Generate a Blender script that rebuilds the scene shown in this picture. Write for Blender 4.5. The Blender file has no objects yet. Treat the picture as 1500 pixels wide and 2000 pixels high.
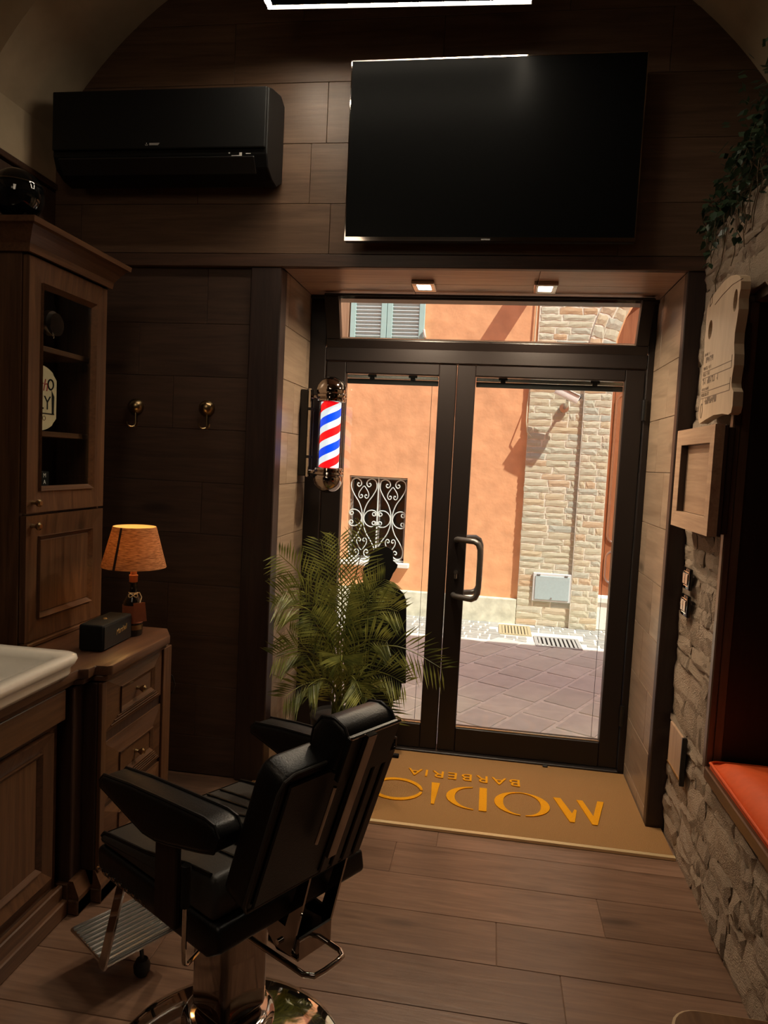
import bpy, bmesh, math, random
from mathutils import Vector, Matrix
random.seed(7)
S = bpy.context.scene
COL = S.collection
PI = math.pi

# ------------------------------------------------------------------ camera
cd = bpy.data.cameras.new('camera')
cam = bpy.data.objects.new('camera', cd); COL.objects.link(cam)
cd.sensor_fit = 'HORIZONTAL'; cd.sensor_width = 36.0; cd.lens = 1402.5 * 36 / 1500
cd.clip_start = 0.05; cd.clip_end = 100
yaw, pitch, roll = -0.146483, -0.0716065, 0.049122
fwd = Vector((math.sin(yaw) * math.cos(pitch), math.cos(yaw) * math.cos(pitch), math.sin(pitch)))
rt = Vector((math.cos(yaw), -math.sin(yaw), 0)); up = rt.cross(fwd)
r2 = rt * math.cos(roll) + up * math.sin(roll); u2 = up * math.cos(roll) - rt * math.sin(roll)
cm = Matrix.Identity(4)
for i in range(3):
    cm[i][0] = r2[i]; cm[i][1] = u2[i]; cm[i][2] = -fwd[i]
cm[2][3] = 1.5
cam.matrix_world = cm
S.camera = cam

# ------------------------------------------------------------------ sky, sun, exposure
S.view_settings.view_transform = 'Standard'; S.view_settings.look = 'None'
S.view_settings.gamma = 1.0; S.view_settings.exposure = 0.32
S.view_settings.use_curve_mapping = False
SUN_DIR = Vector((-1.42, 1.0, -2.45)).normalized()
w = bpy.data.worlds.new('sky'); S.world = w; w.use_nodes = True
nt = w.node_tree; bg = nt.nodes['Background']
sk = nt.nodes.new('ShaderNodeTexSky')
sk.sky_type = 'NISHITA'; sk.sun_disc = False
sk.sun_elevation = math.asin(-SUN_DIR.z); sk.sun_rotation = math.atan2(-SUN_DIR.x, -SUN_DIR.y)
nt.links.new(sk.outputs[0], bg.inputs[0]); bg.inputs[1].default_value = 0.27
sd = bpy.data.lights.new('sun', 'SUN'); sd.energy = 5.4; sd.angle = math.radians(0.55); sd.color = (1.0, 0.95, 0.86)
sun = bpy.data.objects.new('sun', sd); COL.objects.link(sun)
sun.rotation_euler = SUN_DIR.to_track_quat('-Z', 'Y').to_euler(); sun.location = (4, -6, 9)


def area(name, loc, size, power, color, target):
    l = bpy.data.lights.new(name, 'AREA'); l.shape = 'RECTANGLE'; l.size, l.size_y = size
    l.energy = power; l.color = color
    o = bpy.data.objects.new(name, l); COL.objects.link(o); o.location = loc
    o.rotation_euler = (Vector(target) - Vector(loc)).to_track_quat('-Z', 'Y').to_euler()
    return o
# the salon's other ceiling lights, behind the photographer
area('salon_ceiling_light', (-0.55, -0.9, 3.1), (0.9, 0.9), 2.5, (1.0, 0.80, 0.58), (-0.75, 0.2, 0))
area('mirror_station_light', (-0.95, 0.75, 2.75), (0.25, 0.9), 3.0, (1.0, 0.78, 0.55), (-1.35, 1.75, 0.8))

# ------------------------------------------------------------------ materials
MATS = {}
def newmat(name):
    m = bpy.data.materials.new(name); m.use_nodes = True
    MATS[name] = m
    return m, m.node_tree, m.node_tree.nodes['Principled BSDF']

def plain(name, col, rough=0.5, metal=0.0, spec=0.5, bump=0.0, bscale=60, var=0.0, coat=0.0):
    m, t, b = newmat(name)
    b.inputs['Base Color'].default_value = (*col, 1); b.inputs['Roughness'].default_value = rough
    b.inputs['Metallic'].default_value = metal; b.inputs['Specular IOR Level'].default_value = spec
    b.inputs['Coat Weight'].default_value = coat; b.inputs['Coat Roughness'].default_value = 0.08
    if bump or var:
        tc = t.nodes.new('ShaderNodeTexCoord'); n = t.nodes.new('ShaderNodeTexNoise')
        n.inputs['Scale'].default_value = bscale; n.inputs['Detail'].default_value = 5
        t.links.new(tc.outputs['Object'], n.inputs['Vector'])
        if bump:
            bp = t.nodes.new('ShaderNodeBump'); bp.inputs['Strength'].default_value = bump; bp.inputs['Distance'].default_value = 0.01
            t.links.new(n.outputs['Fac'], bp.inputs['Height']); t.links.new(bp.outputs[0], b.inputs['Normal'])
        if var:
            r = t.nodes.new('ShaderNodeValToRGB')
            r.color_ramp.elements[0].position = 0.3; r.color_ramp.elements[1].position = 0.7
            r.color_ramp.elements[0].color = (*[c * (1 - var) for c in col], 1)
            r.color_ramp.elements[1].color = (*[min(1, c * (1 + var)) for c in col], 1)
            t.links.new(n.outputs['Fac'], r.inputs[0]); t.links.new(r.outputs[0], b.inputs['Base Color'])
    return m

def wood(name, dark, light, axis='x', rough=0.4, across=16, along=1.1, spec=0.5, knots=True, vary=0.35):
    m, t, b = newmat(name)
    N, L = t.nodes.new, t.links.new
    tc = N('ShaderNodeTexCoord'); oi = N('ShaderNodeObjectInfo')
    mul = N('ShaderNodeMath'); mul.operation = 'MULTIPLY'; mul.inputs[1].default_value = 37.0
    L(oi.outputs['Random'], mul.inputs[0])
    add = N('ShaderNodeVectorMath'); add.operation = 'ADD'
    L(tc.outputs['Object'], add.inputs[0]); L(mul.outputs[0], add.inputs[1])
    mp = N('ShaderNodeMapping'); sc = [across] * 3; sc['xyz'.index(axis)] = along
    mp.inputs['Scale'].default_value = sc
    L(add.outputs[0], mp.inputs['Vector'])
    n1 = N('ShaderNodeTexNoise'); n1.inputs['Scale'].default_value = 1.0; n1.inputs['Detail'].default_value = 7
    n1.inputs['Roughness'].default_value = 0.62; n1.inputs['Distortion'].default_value = 1.6
    L(mp.outputs[0], n1.inputs['Vector'])
    n2 = N('ShaderNodeTexNoise'); n2.inputs['Scale'].default_value = 5.5; n2.inputs['Detail'].default_value = 4
    L(mp.outputs[0], n2.inputs['Vector'])
    mx = N('ShaderNodeMix'); mx.data_type = 'FLOAT'; mx.inputs[0].default_value = 0.32
    L(n1.outputs['Fac'], mx.inputs[2]); L(n2.outputs['Fac'], mx.inputs[3])
    r = N('ShaderNodeValToRGB'); e = r.color_ramp.elements
    e[0].position = 0.33; e[0].color = (*dark, 1); e[1].position = 0.66; e[1].color = (*light, 1)
    L(mx.outputs[0], r.inputs[0])
    hv = N('ShaderNodeHueSaturation')
    vm = N('ShaderNodeMath'); vm.operation = 'MULTIPLY_ADD'; vm.inputs[1].default_value = vary; vm.inputs[2].default_value = 1 - vary / 2
    L(oi.outputs['Random'], vm.inputs[0]); L(vm.outputs[0], hv.inputs['Value'])
    col = r.outputs[0]
    if knots:
        v = N('ShaderNodeTexVoronoi'); v.inputs['Scale'].default_value = 1.0
        mk = N('ShaderNodeMapping'); sk2 = [5.0] * 3; sk2['xyz'.index(axis)] = 1.7; mk.inputs['Scale'].default_value = sk2
        L(add.outputs[0], mk.inputs['Vector']); L(mk.outputs[0], v.inputs['Vector'])
        kr = N('ShaderNodeValToRGB'); kr.color_ramp.elements[0].position = 0.05; kr.color_ramp.elements[1].position = 0.16
        kr.color_ramp.elements[0].color = (0.3, 0.3, 0.3, 1)
        L(v.outputs['Distance'], kr.inputs[0])
        km = N('ShaderNodeMix'); km.data_type = 'RGBA'; km.blend_type = 'MULTIPLY'; km.inputs[0].default_value = 0.8
        L(col, km.inputs[6]); L(kr.outputs[0], km.inputs[7]); col = km.outputs[2]
    L(col, hv.inputs['Color']); L(hv.outputs[0], b.inputs['Base Color'])
    bp = N('ShaderNodeBump'); bp.inputs['Strength'].default_value = 0.12; bp.inputs['Distance'].default_value = 0.01
    L(mx.outputs[0], bp.inputs['Height']); L(bp.outputs[0], b.inputs['Normal'])
    b.inputs['Roughness'].default_value = rough; b.inputs['Specular IOR Level'].default_value = spec
    return m

def emit(name, col, strength):
    m, t, b = newmat(name)
    b.inputs['Base Color'].default_value = (*col, 1)
    b.inputs['Emission Color'].default_value = (*col, 1); b.inputs['Emission Strength'].default_value = strength
    return m

def glass(name, tint=(0.96, 0.98, 0.97), refl=0.06):
    m, t, b = newmat(name); t.nodes.remove(b)
    out = t.nodes['Material Output']
    tr = t.nodes.new('ShaderNodeBsdfTransparent'); tr.inputs[0].default_value = (*tint, 1)
    gl = t.nodes.new('ShaderNodeBsdfGlossy'); gl.inputs['Roughness'].default_value = 0.02
    lw = t.nodes.new('ShaderNodeLayerWeight'); lw.inputs[0].default_value = 0.5
    pw = t.nodes.new('ShaderNodeMath'); pw.operation = 'POWER'; pw.inputs[1].default_value = 4.0
    fr = t.nodes.new('ShaderNodeMath'); fr.operation = 'MULTIPLY_ADD'; fr.inputs[1].default_value = 0.55; fr.inputs[2].default_value = refl * 0.6
    t.links.new(lw.outputs['Facing'], pw.inputs[0]); t.links.new(pw.outputs[0], fr.inputs[0])
    mx = t.nodes.new('ShaderNodeMixShader')
    t.links.new(fr.outputs[0], mx.inputs[0]); t.links.new(tr.outputs[0], mx.inputs[1]); t.links.new(gl.outputs[0], mx.inputs[2])
    t.links.new(mx.outputs[0], out.inputs[0])
    return m

def ramp_random(name, cols, rough=0.8, bump=0.4, bscale=30, spec=0.3, noise=0.35):
    """colour picked per piece, with grain"""
    m, t, b = newmat(name); N, L = t.nodes.new, t.links.new
    oi = N('ShaderNodeObjectInfo'); r = N('ShaderNodeValToRGB'); cr = r.color_ramp
    while len(cr.elements) < len(cols): cr.elements.new(0.5)
    for i, c in enumerate(cols):
        cr.elements[i].position = i / (len(cols) - 1); cr.elements[i].color = (*c, 1)
    L(oi.outputs['Random'], r.inputs[0])
    tc = N('ShaderNodeTexCoord'); n = N('ShaderNodeTexNoise'); n.inputs['Scale'].default_value = bscale; n.inputs['Detail'].default_value = 6
    ad = N('ShaderNodeVectorMath'); ad.operation = 'ADD'; L(tc.outputs['Object'], ad.inputs[0])
    mu = N('ShaderNodeMath'); mu.operation = 'MULTIPLY'; mu.inputs[1].default_value = 53; L(oi.outputs['Random'], mu.inputs[0]); L(mu.outputs[0], ad.inputs[1])
    L(ad.outputs[0], n.inputs['Vector'])
    hv = N('ShaderNodeHueSaturation'); ma = N('ShaderNodeMath'); ma.operation = 'MULTIPLY_ADD'
    ma.inputs[1].default_value = 2 * noise; ma.inputs[2].default_value = 1 - noise
    L(n.outputs['Fac'], ma.inputs[0]); L(ma.outputs[0], hv.inputs['Value']); L(r.outputs[0], hv.inputs['Color'])
    L(hv.outputs[0], b.inputs['Base Color'])
    bp = N('ShaderNodeBump'); bp.inputs['Strength'].default_value = bump; bp.inputs['Distance'].default_value = 0.01
    L(n.outputs['Fac'], bp.inputs['Height']); L(bp.outputs[0], b.inputs['Normal'])
    b.inputs['Roughness'].default_value = rough; b.inputs['Specular IOR Level'].default_value = spec
    return m

WD, WL = (0.070, 0.037, 0.021), (0.150, 0.085, 0.050)
wall_wood = wood('wall_wood', WD, WL, 'x', 0.42, vary=0.16)
wall_wood_y_lit = wood('wall_wood_y_lit', (0.22, 0.155, 0.105), (0.36, 0.265, 0.185), 'y', 0.28, vary=0.15)  # lighter copy of the wall wood, daylight from the door put into the colour
soffit_wood_lit = wood('soffit_wood_lit', (0.30, 0.17, 0.11), (0.50, 0.32, 0.22), 'x', 0.4, vary=0.15)  # tone raised to paint in light bouncing up from the street
low_wood_shaded = wood('low_wood_shaded', (0.040, 0.021, 0.014), (0.085, 0.047, 0.031), 'x', 0.48, vary=0.15)  # wall wood darkened, shade on the unlit walls painted into its tone
beam_wood = wood('beam_wood', (0.035, 0.018, 0.012), (0.085, 0.043, 0.027), 'x', 0.4)
post_wood = wood('post_wood', (0.018, 0.010, 0.009), (0.045, 0.024, 0.018), 'z', 0.38)
wall_wood_z = wood('wall_wood_z', (0.09, 0.052, 0.033), (0.19, 0.115, 0.075), 'z', 0.3)
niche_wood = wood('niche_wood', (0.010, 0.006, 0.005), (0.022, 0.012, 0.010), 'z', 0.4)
floor_wood = wood('floor_wood', (0.108, 0.058, 0.036), (0.215, 0.125, 0.082), 'x', 0.30, across=18, along=1.6, knots=True)
pine_x = wood('pine_x', (0.050, 0.021, 0.010), (0.132, 0.062, 0.029), 'x', 0.34, across=22, vary=0.2)
pine_y = wood('pine_y', (0.050, 0.021, 0.010), (0.132, 0.062, 0.029), 'y', 0.34, across=22, vary=0.2)
pine_z = wood('pine_z', (0.050, 0.021, 0.010), (0.132, 0.062, 0.029), 'z', 0.34, across=22, vary=0.2)
top_wood = wood('top_wood', (0.050, 0.020, 0.010), (0.13, 0.060, 0.030), 'y', 0.40, across=12, vary=0.1)
dark_pine = wood('dark_pine', (0.022, 0.011, 0.008), (0.05, 0.024, 0.016), 'z', 0.4, vary=0.1)
frame_wood = wood('frame_wood', (0.28, 0.17, 0.105), (0.46, 0.31, 0.20), 'y', 0.45, across=20, vary=0.15)
frame_wood_z = wood('frame_wood_z', (0.28, 0.17, 0.105), (0.46, 0.31, 0.20), 'z', 0.45, across=20, vary=0.15)
sign_wood = wood('sign_wood', (0.44, 0.31, 0.20), (0.60, 0.45, 0.30), 'z', 0.5, across=5, vary=0.05, knots=False)
stool_wood = wood('stool_wood', (0.10, 0.045, 0.02), (0.22, 0.11, 0.05), 'y', 0.3, vary=0.1)
ext_wood = wood('ext_wood', (0.30, 0.17, 0.09), (0.52, 0.33, 0.19), 'z', 0.6, across=24, knots=False)
ext_door_wood = wood('ext_door_wood', (0.26, 0.085, 0.03), (0.40, 0.15, 0.06), 'z', 0.5, across=14, knots=False)
plaster = plain('plaster', (0.46, 0.36, 0.24), 0.9, bump=0.15, bscale=9, var=0.08)
door_alu = plain('door_alu', (0.012, 0.008, 0.007), 0.42, spec=0.4, bump=0.03, bscale=80)
silver = plain('silver', (0.7, 0.7, 0.68), 0.25, metal=1.0, bump=0.02, bscale=90)
chrome = plain('chrome', (0.80, 0.76, 0.70), 0.05, metal=1.0, var=0.03, bscale=8)
dark_chrome = plain('dark_chrome', (0.42, 0.38, 0.35), 0.07, metal=1.0, var=0.03, bscale=8)
smoky_chrome = plain('smoky_chrome', (0.40, 0.35, 0.31), 0.06, metal=1.0, var=0.03, bscale=8)
bronze = plain('bronze', (0.34, 0.24, 0.12), 0.28, metal=1.0, var=0.15, bscale=30)
handle_metal = plain('handle_metal', (0.20, 0.19, 0.18), 0.38, metal=0.8, var=0.05)
black_leather = plain('black_leather', (0.008, 0.0075, 0.0075), 0.40, spec=0.45, bump=0.10, bscale=260)
grey_leather = plain('grey_leather', (0.050, 0.045, 0.040), 0.42, spec=0.4, bump=0.10, bscale=260)
black_plastic = plain('black_plastic', (0.007, 0.007, 0.007), 0.32, spec=0.5, var=0.1)
black_gloss = plain('black_gloss', (0.004, 0.004, 0.004), 0.05, spec=0.5, var=0.1)
screen_m = plain('screen_m', (0.0035, 0.0035, 0.0035), 0.30, spec=0.03, var=0.1)
black_matte = plain('black_matte', (0.006, 0.006, 0.006), 0.75, spec=0.2, bump=0.05)
ac_black = plain('ac_black', (0.005, 0.005, 0.005), 0.5, spec=0.2, var=0.1)
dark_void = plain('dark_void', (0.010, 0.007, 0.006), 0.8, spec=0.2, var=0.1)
ceramic = plain('ceramic', (0.82, 0.76, 0.66), 0.09, spec=0.5, coat=0.3, var=0.02)
coir = plain('coir', (0.43, 0.235, 0.095), 0.95, spec=0.1, bump=0.9, bscale=420, var=0.22)
coir_letter = plain('coir_letter', (0.92, 0.40, 0.015), 0.95, spec=0.1, bump=0.8, bscale=420, var=0.12)
brass_strip = plain('brass_strip', (0.80, 0.62, 0.36), 0.35, metal=0.5, bump=0.02)
orange_cloth = plain('orange_cloth', (0.62, 0.080, 0.012), 0.6, spec=0.35, bump=0.12, bscale=35, var=0.06)
stucco = plain('stucco', (0.79, 0.415, 0.215), 0.95, spec=0.1, bump=1.0, bscale=5.5, var=0.13)
plinth_m = plain('plinth_m', (0.66, 0.66, 0.52), 0.95, spec=0.1, bump=0.5, bscale=12, var=0.2)
mortar = plain('mortar', (0.80, 0.76, 0.62), 0.95, spec=0.1, bump=0.4, bscale=40, var=0.1)
street_mortar = plain('street_mortar', (0.70, 0.66, 0.57), 0.95, spec=0.1, bump=0.4, bscale=30, var=0.12)
white_stone = plain('white_stone', (0.80, 0.77, 0.70), 0.8, bump=0.1, var=0.05)
shutter_m = plain('shutter_m', (0.40, 0.60, 0.56), 0.55, var=0.05, bscale=14)
slat_m = plain('slat_m', (0.66, 0.74, 0.74), 0.55, var=0.04)
grille_m = plain('grille_m', (0.66, 0.74, 0.70), 0.5, var=0.08)
box_m = plain('box_m', (0.42, 0.52, 0.52), 0.5, var=0.05)
box_frame_m = plain('box_frame_m', (0.70, 0.72, 0.70), 0.5, var=0.04)
drain_yellow = plain('drain_yellow', (0.42, 0.35, 0.20), 0.8, bump=0.1, var=0.08)
drain_m = plain('drain_m', (0.36, 0.35, 0.32), 0.8, bump=0.1, var=0.08)
iron = plain('iron', (0.30, 0.29, 0.27), 0.6, metal=0.3, var=0.1)
cream = plain('cream', (0.62, 0.52, 0.34), 0.6, var=0.04)
white_ink = plain('white_ink', (0.75, 0.74, 0.70), 0.6, var=0.02)
dark_ink = plain('dark_ink', (0.16, 0.10, 0.06), 0.7, var=0.05)
red_ink = plain('red_ink', (0.30, 0.02, 0.015), 0.6, var=0.05)
gold = plain('gold', (0.75, 0.52, 0.22), 0.3, metal=1.0, var=0.05)
terracotta = plain('terracotta', (0.30, 0.09, 0.04), 0.7, var=0.08)
twine = plain('twine', (0.62, 0.52, 0.36), 0.85, bump=0.3, bscale=200)
bottle_glass = plain('bottle_glass', (0.012, 0.009, 0.006), 0.08, spec=0.6, var=0.1)
pot_m = plain('pot_m', (0.012, 0.011, 0.010), 0.55, var=0.1)
bark = plain('bark', (0.10, 0.07, 0.035), 0.8, bump=0.4, bscale=60, var=0.2)
edge_ply = plain('edge_ply', (0.62, 0.44, 0.26), 0.45, var=0.08)
rubber = plain('rubber', (0.006, 0.006, 0.006), 0.6, var=0.1)
pane = glass('pane')
pane_dark = glass('pane_dark', (0.80, 0.84, 0.80))
tube_glass = glass('tube_glass', (0.97, 0.97, 0.97))
led_white = emit('led_white', (1.0, 0.86, 0.66), 62.0)
downlight_m = emit('downlight_m', (1.0, 0.97, 0.90), 22.0)
bulb_m = emit('bulb_m', (1.0, 0.58, 0.20), 17.0)
facade_stone = ramp_random('facade_stone', [(0.58, 0.545, 0.385), (0.64, 0.595, 0.43), (0.54, 0.535, 0.405), (0.64, 0.53, 0.34), (0.49, 0.51, 0.42), (0.66, 0.61, 0.455), (0.60, 0.41, 0.235)], bump=0.5, bscale=26)
paver_m = ramp_random('paver_m', [(0.53, 0.51, 0.44), (0.60, 0.58, 0.49), (0.57, 0.545, 0.48), (0.64, 0.61, 0.52)], rough=0.7, bump=0.25, bscale=9, noise=0.2)
cobble_m = ramp_random('cobble_m', [(0.33, 0.325, 0.29), (0.39, 0.38, 0.335), (0.30, 0.30, 0.275)], rough=0.8, bump=0.4, bscale=18, noise=0.25)
clad_m = ramp_random('clad_m', [(0.30, 0.225, 0.16), (0.34, 0.255, 0.18), (0.32, 0.24, 0.175), (0.37, 0.28, 0.20), (0.28, 0.21, 0.15)], rough=0.7, bump=0.9, bscale=22, noise=0.3)
clad_back = plain('clad_back', (0.11, 0.08, 0.055), 0.9, bump=0.5, bscale=40, var=0.2)

def leafmat(name, c1, c2, trans=0.35):
    m, t, b = newmat(name); N, L = t.nodes.new, t.links.new
    oi = N('ShaderNodeObjectInfo'); tc = N('ShaderNodeTexCoord'); n = N('ShaderNodeTexNoise'); n.inputs['Scale'].default_value = 9
    L(tc.outputs['Object'], n.inputs['Vector'])
    r = N('ShaderNodeValToRGB'); r.color_ramp.elements[0].color = (*c1, 1); r.color_ramp.elements[1].color = (*c2, 1)
    r.color_ramp.elements[0].position = 0.35; r.color_ramp.elements[1].position = 0.68
    L(n.outputs['Fac'], r.inputs[0]); L(r.outputs[0], b.inputs['Base Color'])
    b.inputs['Roughness'].default_value = 0.42
    tl = N('ShaderNodeBsdfTranslucent'); L(r.outputs[0], tl.inputs[0])
    mx = N('ShaderNodeMixShader'); mx.inputs[0].default_value = trans
    L(b.outputs[0], mx.inputs[1]); L(tl.outputs[0], mx.inputs[2]); L(mx.outputs[0], t.nodes['Material Output'].inputs[0])
    return m
palm_leaf = leafmat('palm_leaf', (0.07, 0.095, 0.024), (0.36, 0.38, 0.09))
ivy_leaf = leafmat('ivy_leaf', (0.012, 0.028, 0.014), (0.04, 0.07, 0.03), 0.2)

def shade_mat():
    m, t, b = newmat('shade_cloth'); N, L = t.nodes.new, t.links.new
    tc = N('ShaderNodeTexCoord'); mp = N('ShaderNodeMapping'); mp.inputs['Rotation'].default_value = (0.5, 0.3, 0.4); mp.inputs['Scale'].default_value = (30, 30, 260)
    n = N('ShaderNodeTexNoise'); n.inputs['Scale'].default_value = 1.5; L(tc.outputs['Object'], mp.inputs[0]); L(mp.outputs[0], n.inputs['Vector'])
    r = N('ShaderNodeValToRGB'); r.color_ramp.elements[0].position = 0.35; r.color_ramp.elements[1].position = 0.65
    r.color_ramp.elements[0].color = (0.22, 0.10, 0.04, 1); r.color_ramp.elements[1].color = (0.48, 0.25, 0.11, 1)
    L(n.outputs['Fac'], r.inputs[0]); L(r.outputs[0], b.inputs['Base Color']); b.inputs['Roughness'].default_value = 0.9
    tl = N('ShaderNodeBsdfTranslucent'); L(r.outputs[0], tl.inputs[0])
    mx = N('ShaderNodeMixShader'); mx.inputs[0].default_value = 0.36
    L(b.outputs[0], mx.inputs[1]); L(tl.outputs[0], mx.inputs[2]); L(mx.outputs[0], t.nodes['Material Output'].inputs[0])
    return m
shade_cloth = shade_mat()
shade_lining, _t, _b = newmat('shade_lining')
_b.inputs['Base Color'].default_value = (0.80, 0.62, 0.36, 1); _b.inputs['Roughness'].default_value = 0.9
_tl = _t.nodes.new('ShaderNodeBsdfTranslucent'); _tl.inputs[0].default_value = (0.85, 0.60, 0.32, 1)
_mx = _t.nodes.new('ShaderNodeMixShader'); _mx.inputs[0].default_value = 0.4
_t.links.new(_b.outputs[0], _mx.inputs[1]); _t.links.new(_tl.outputs[0], _mx.inputs[2]); _t.links.new(_mx.outputs[0], _t.nodes['Material Output'].inputs[0])

def stripe_mat():
    m, t, b = newmat('barber_stripes'); N, L = t.nodes.new, t.links.new
    tc = N('ShaderNodeTexCoord'); sp = N('ShaderNodeSeparateXYZ'); L(tc.outputs['Object'], sp.inputs[0])
    at = N('ShaderNodeMath'); at.operation = 'ARCTAN2'; L(sp.outputs['Y'], at.inputs[0]); L(sp.outputs['X'], at.inputs[1])
    a1 = N('ShaderNodeMath'); a1.operation = 'MULTIPLY'; a1.inputs[1].default_value = -1 / (2 * PI); L(at.outputs[0], a1.inputs[0])
    z1 = N('ShaderNodeMath'); z1.operation = 'MULTIPLY_ADD'; z1.inputs[1].default_value = 1 / 0.150; z1.inputs[2].default_value = 0.30; L(sp.outputs['Z'], z1.inputs[0])
    ad = N('ShaderNodeMath'); ad.operation = 'ADD'; L(a1.outputs[0], ad.inputs[0]); L(z1.outputs[0], ad.inputs[1])
    fr = N('ShaderNodeMath'); fr.operation = 'FRACT'; L(ad.outputs[0], fr.inputs[0])
    r = N('ShaderNodeValToRGB'); cr = r.color_ramp; cr.interpolation = 'CONSTANT'
    for p, c in ((0, (0.0, 0.055, 0.75)), (0.27, (0.62, 0.72, 0.75)), (0.5, (0.80, 0.004, 0.008)), (0.77, (0.62, 0.72, 0.75))):
        e = cr.elements[0] if p == 0 else cr.elements.new(p)
        e.position = p; e.color = (*c, 1)
    cr.elements[-1].position = 0.77; cr.elements[-1].color = (0.62, 0.72, 0.75, 1)
    L(fr.outputs[0], r.inputs[0]); L(r.outputs[0], b.inputs['Base Color']); L(r.outputs[0], b.inputs['Emission Color'])
    b.inputs['Emission Strength'].default_value = 0.85; b.inputs['Roughness'].default_value = 0.4
    return m
barber_stripes = stripe_mat()

# ------------------------------------------------------------------ builders
OFF = {}

class MB:
    """gathers shapes into one mesh, in world (or the thing's own) coordinates"""
    def __init__(self): self.bm = bmesh.new()
    def _merge(self, b, mat=None):
        me = bpy.data.meshes.new('tmp'); b.to_mesh(me); b.free()
        if mat is not None: me.transform(mat)
        self.bm.from_mesh(me); bpy.data.meshes.remove(me)
    def box(self, x0, x1, y0, y1, z0, z1, bevel=0.0, seg=1, mat=None):
        b = bmesh.new(); bmesh.ops.create_cube(b, size=1)
        for v in b.verts:
            v.co = Vector(((x0 + x1) / 2 + v.co.x * (x1 - x0), (y0 + y1) / 2 + v.co.y * (y1 - y0), (z0 + z1) / 2 + v.co.z * (z1 - z0)))
        if bevel: bmesh.ops.bevel(b, geom=b.edges[:], offset=bevel, segments=seg, affect='EDGES', profile=0.5)
        self._merge(b, mat); return self
    def prism(self, pts, axis, a, b_, bevel=0.0, seg=1, mat=None):
        """2-D outline pushed along an axis; x:(y,z) y:(x,z) z:(x,y)"""
        b = bmesh.new()
        def P(p, t):
            return {'x': (t, p[0], p[1]), 'y': (p[0], t, p[1]), 'z': (p[0], p[1], t)}[axis]
        f0 = [b.verts.new(P(p, a)) for p in pts]; f1 = [b.verts.new(P(p, b_)) for p in pts]
        b.faces.new(f0); b.faces.new(f1)
        n = len(pts)
        for i in range(n): b.faces.new((f0[i], f0[(i + 1) % n], f1[(i + 1) % n], f1[i]))
        bmesh.ops.recalc_face_normals(b, faces=b.faces[:])
        if bevel: bmesh.ops.bevel(b, geom=b.edges[:], offset=bevel, segments=seg, affect='EDGES', profile=0.5)
        self._merge(b, mat); return self
    def face(self, *pts):
        self.bm.faces.new([self.bm.verts.new(p) for p in pts]); return self
    def grid(self, rows):
        vs = [[self.bm.verts.new(p) for p in r] for r in rows]
        for i in range(len(vs) - 1):
            for j in range(len(vs[0]) - 1):
                self.bm.faces.new((vs[i][j], vs[i][j + 1], vs[i + 1][j + 1], vs[i + 1][j]))
        return self
    def tube(self, pts, r, n=8, closed=False, flat=1.0):
        pts = [Vector(p) for p in pts]; m = len(pts); rings = []
        rr = r if isinstance(r, (list, tuple)) else [r] * m
        nrm = None
        for i, p in enumerate(pts):
            a = pts[i - 1] if (i > 0 or closed) else p
            c = pts[(i + 1) % m] if (i < m - 1 or closed) else p
            t = (c - a).normalized()
            if nrm is None:
                nrm = t.orthogonal().normalized()
            nrm = (nrm - t * nrm.dot(t))
            nrm = nrm.normalized() if nrm.length > 1e-6 else t.orthogonal().normalized()
            bi = t.cross(nrm)
            rings.append([self.bm.verts.new(p + (nrm * math.cos(2 * PI * k / n) + bi * math.sin(2 * PI * k / n) * flat) * rr[i]) for k in range(n)])
        for i in range(m if closed else m - 1):
            A, B = rings[i], rings[(i + 1) % m]
            for k in range(n): self.bm.faces.new((A[k], A[(k + 1) % n], B[(k + 1) % n], B[k]))
        if not closed:
            self.bm.faces.new(rings[0][::-1]); self.bm.faces.new(rings[-1])
        return self
    def lathe(self, prof, c=(0, 0, 0), n=32, axis='z', cap=True):
        rings = []
        for r, h in prof:
            ring = []
            for k in range(n):
                a = 2 * PI * k / n; x, y = r * math.cos(a), r * math.sin(a)
                p = {'z': (x, y, h), 'y': (x, h, y), 'x': (h, x, y)}[axis]
                ring.append(self.bm.verts.new((p[0] + c[0], p[1] + c[1], p[2] + c[2])))
            rings.append(ring)
        for A, B in zip(rings, rings[1:]):
            for k in range(n): self.bm.faces.new((A[k], A[(k + 1) % n], B[(k + 1) % n], B[k]))
        if cap:
            self.bm.faces.new(rings[0][::-1]); self.bm.faces.new(rings[-1])
        return self
    def build(self, name, mat, parent=None, smooth=False, origin=None, **props):
        bm = self.bm
        bmesh.ops.recalc_face_normals(bm, faces=bm.faces[:])
        vs = [v.co for v in bm.verts]
        if origin is None:
            lo = [min(v[i] for v in vs) for i in range(3)]; hi = [max(v[i] for v in vs) for i in range(3)]
            origin = Vector(((lo[0] + hi[0]) / 2, (lo[1] + hi[1]) / 2, lo[2]))
        origin = Vector(origin)
        for v in bm.verts: v.co -= origin
        me = bpy.data.meshes.new(name); bm.to_mesh(me); bm.free()
        me.materials.append(mat)
        if smooth:
            for p in me.polygons: p.use_smooth = True
            if smooth != 'all':
                me.set_sharp_from_angle(angle=math.radians(smooth if smooth is not True else 40))
        o = bpy.data.objects.new(name, me); COL.objects.link(o)
        OFF[o] = origin
        if parent is not None: o.parent = parent; o.location = origin - OFF[parent]
        else: o.location = origin
        for k, v in props.items(): o[k] = v
        return o

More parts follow.
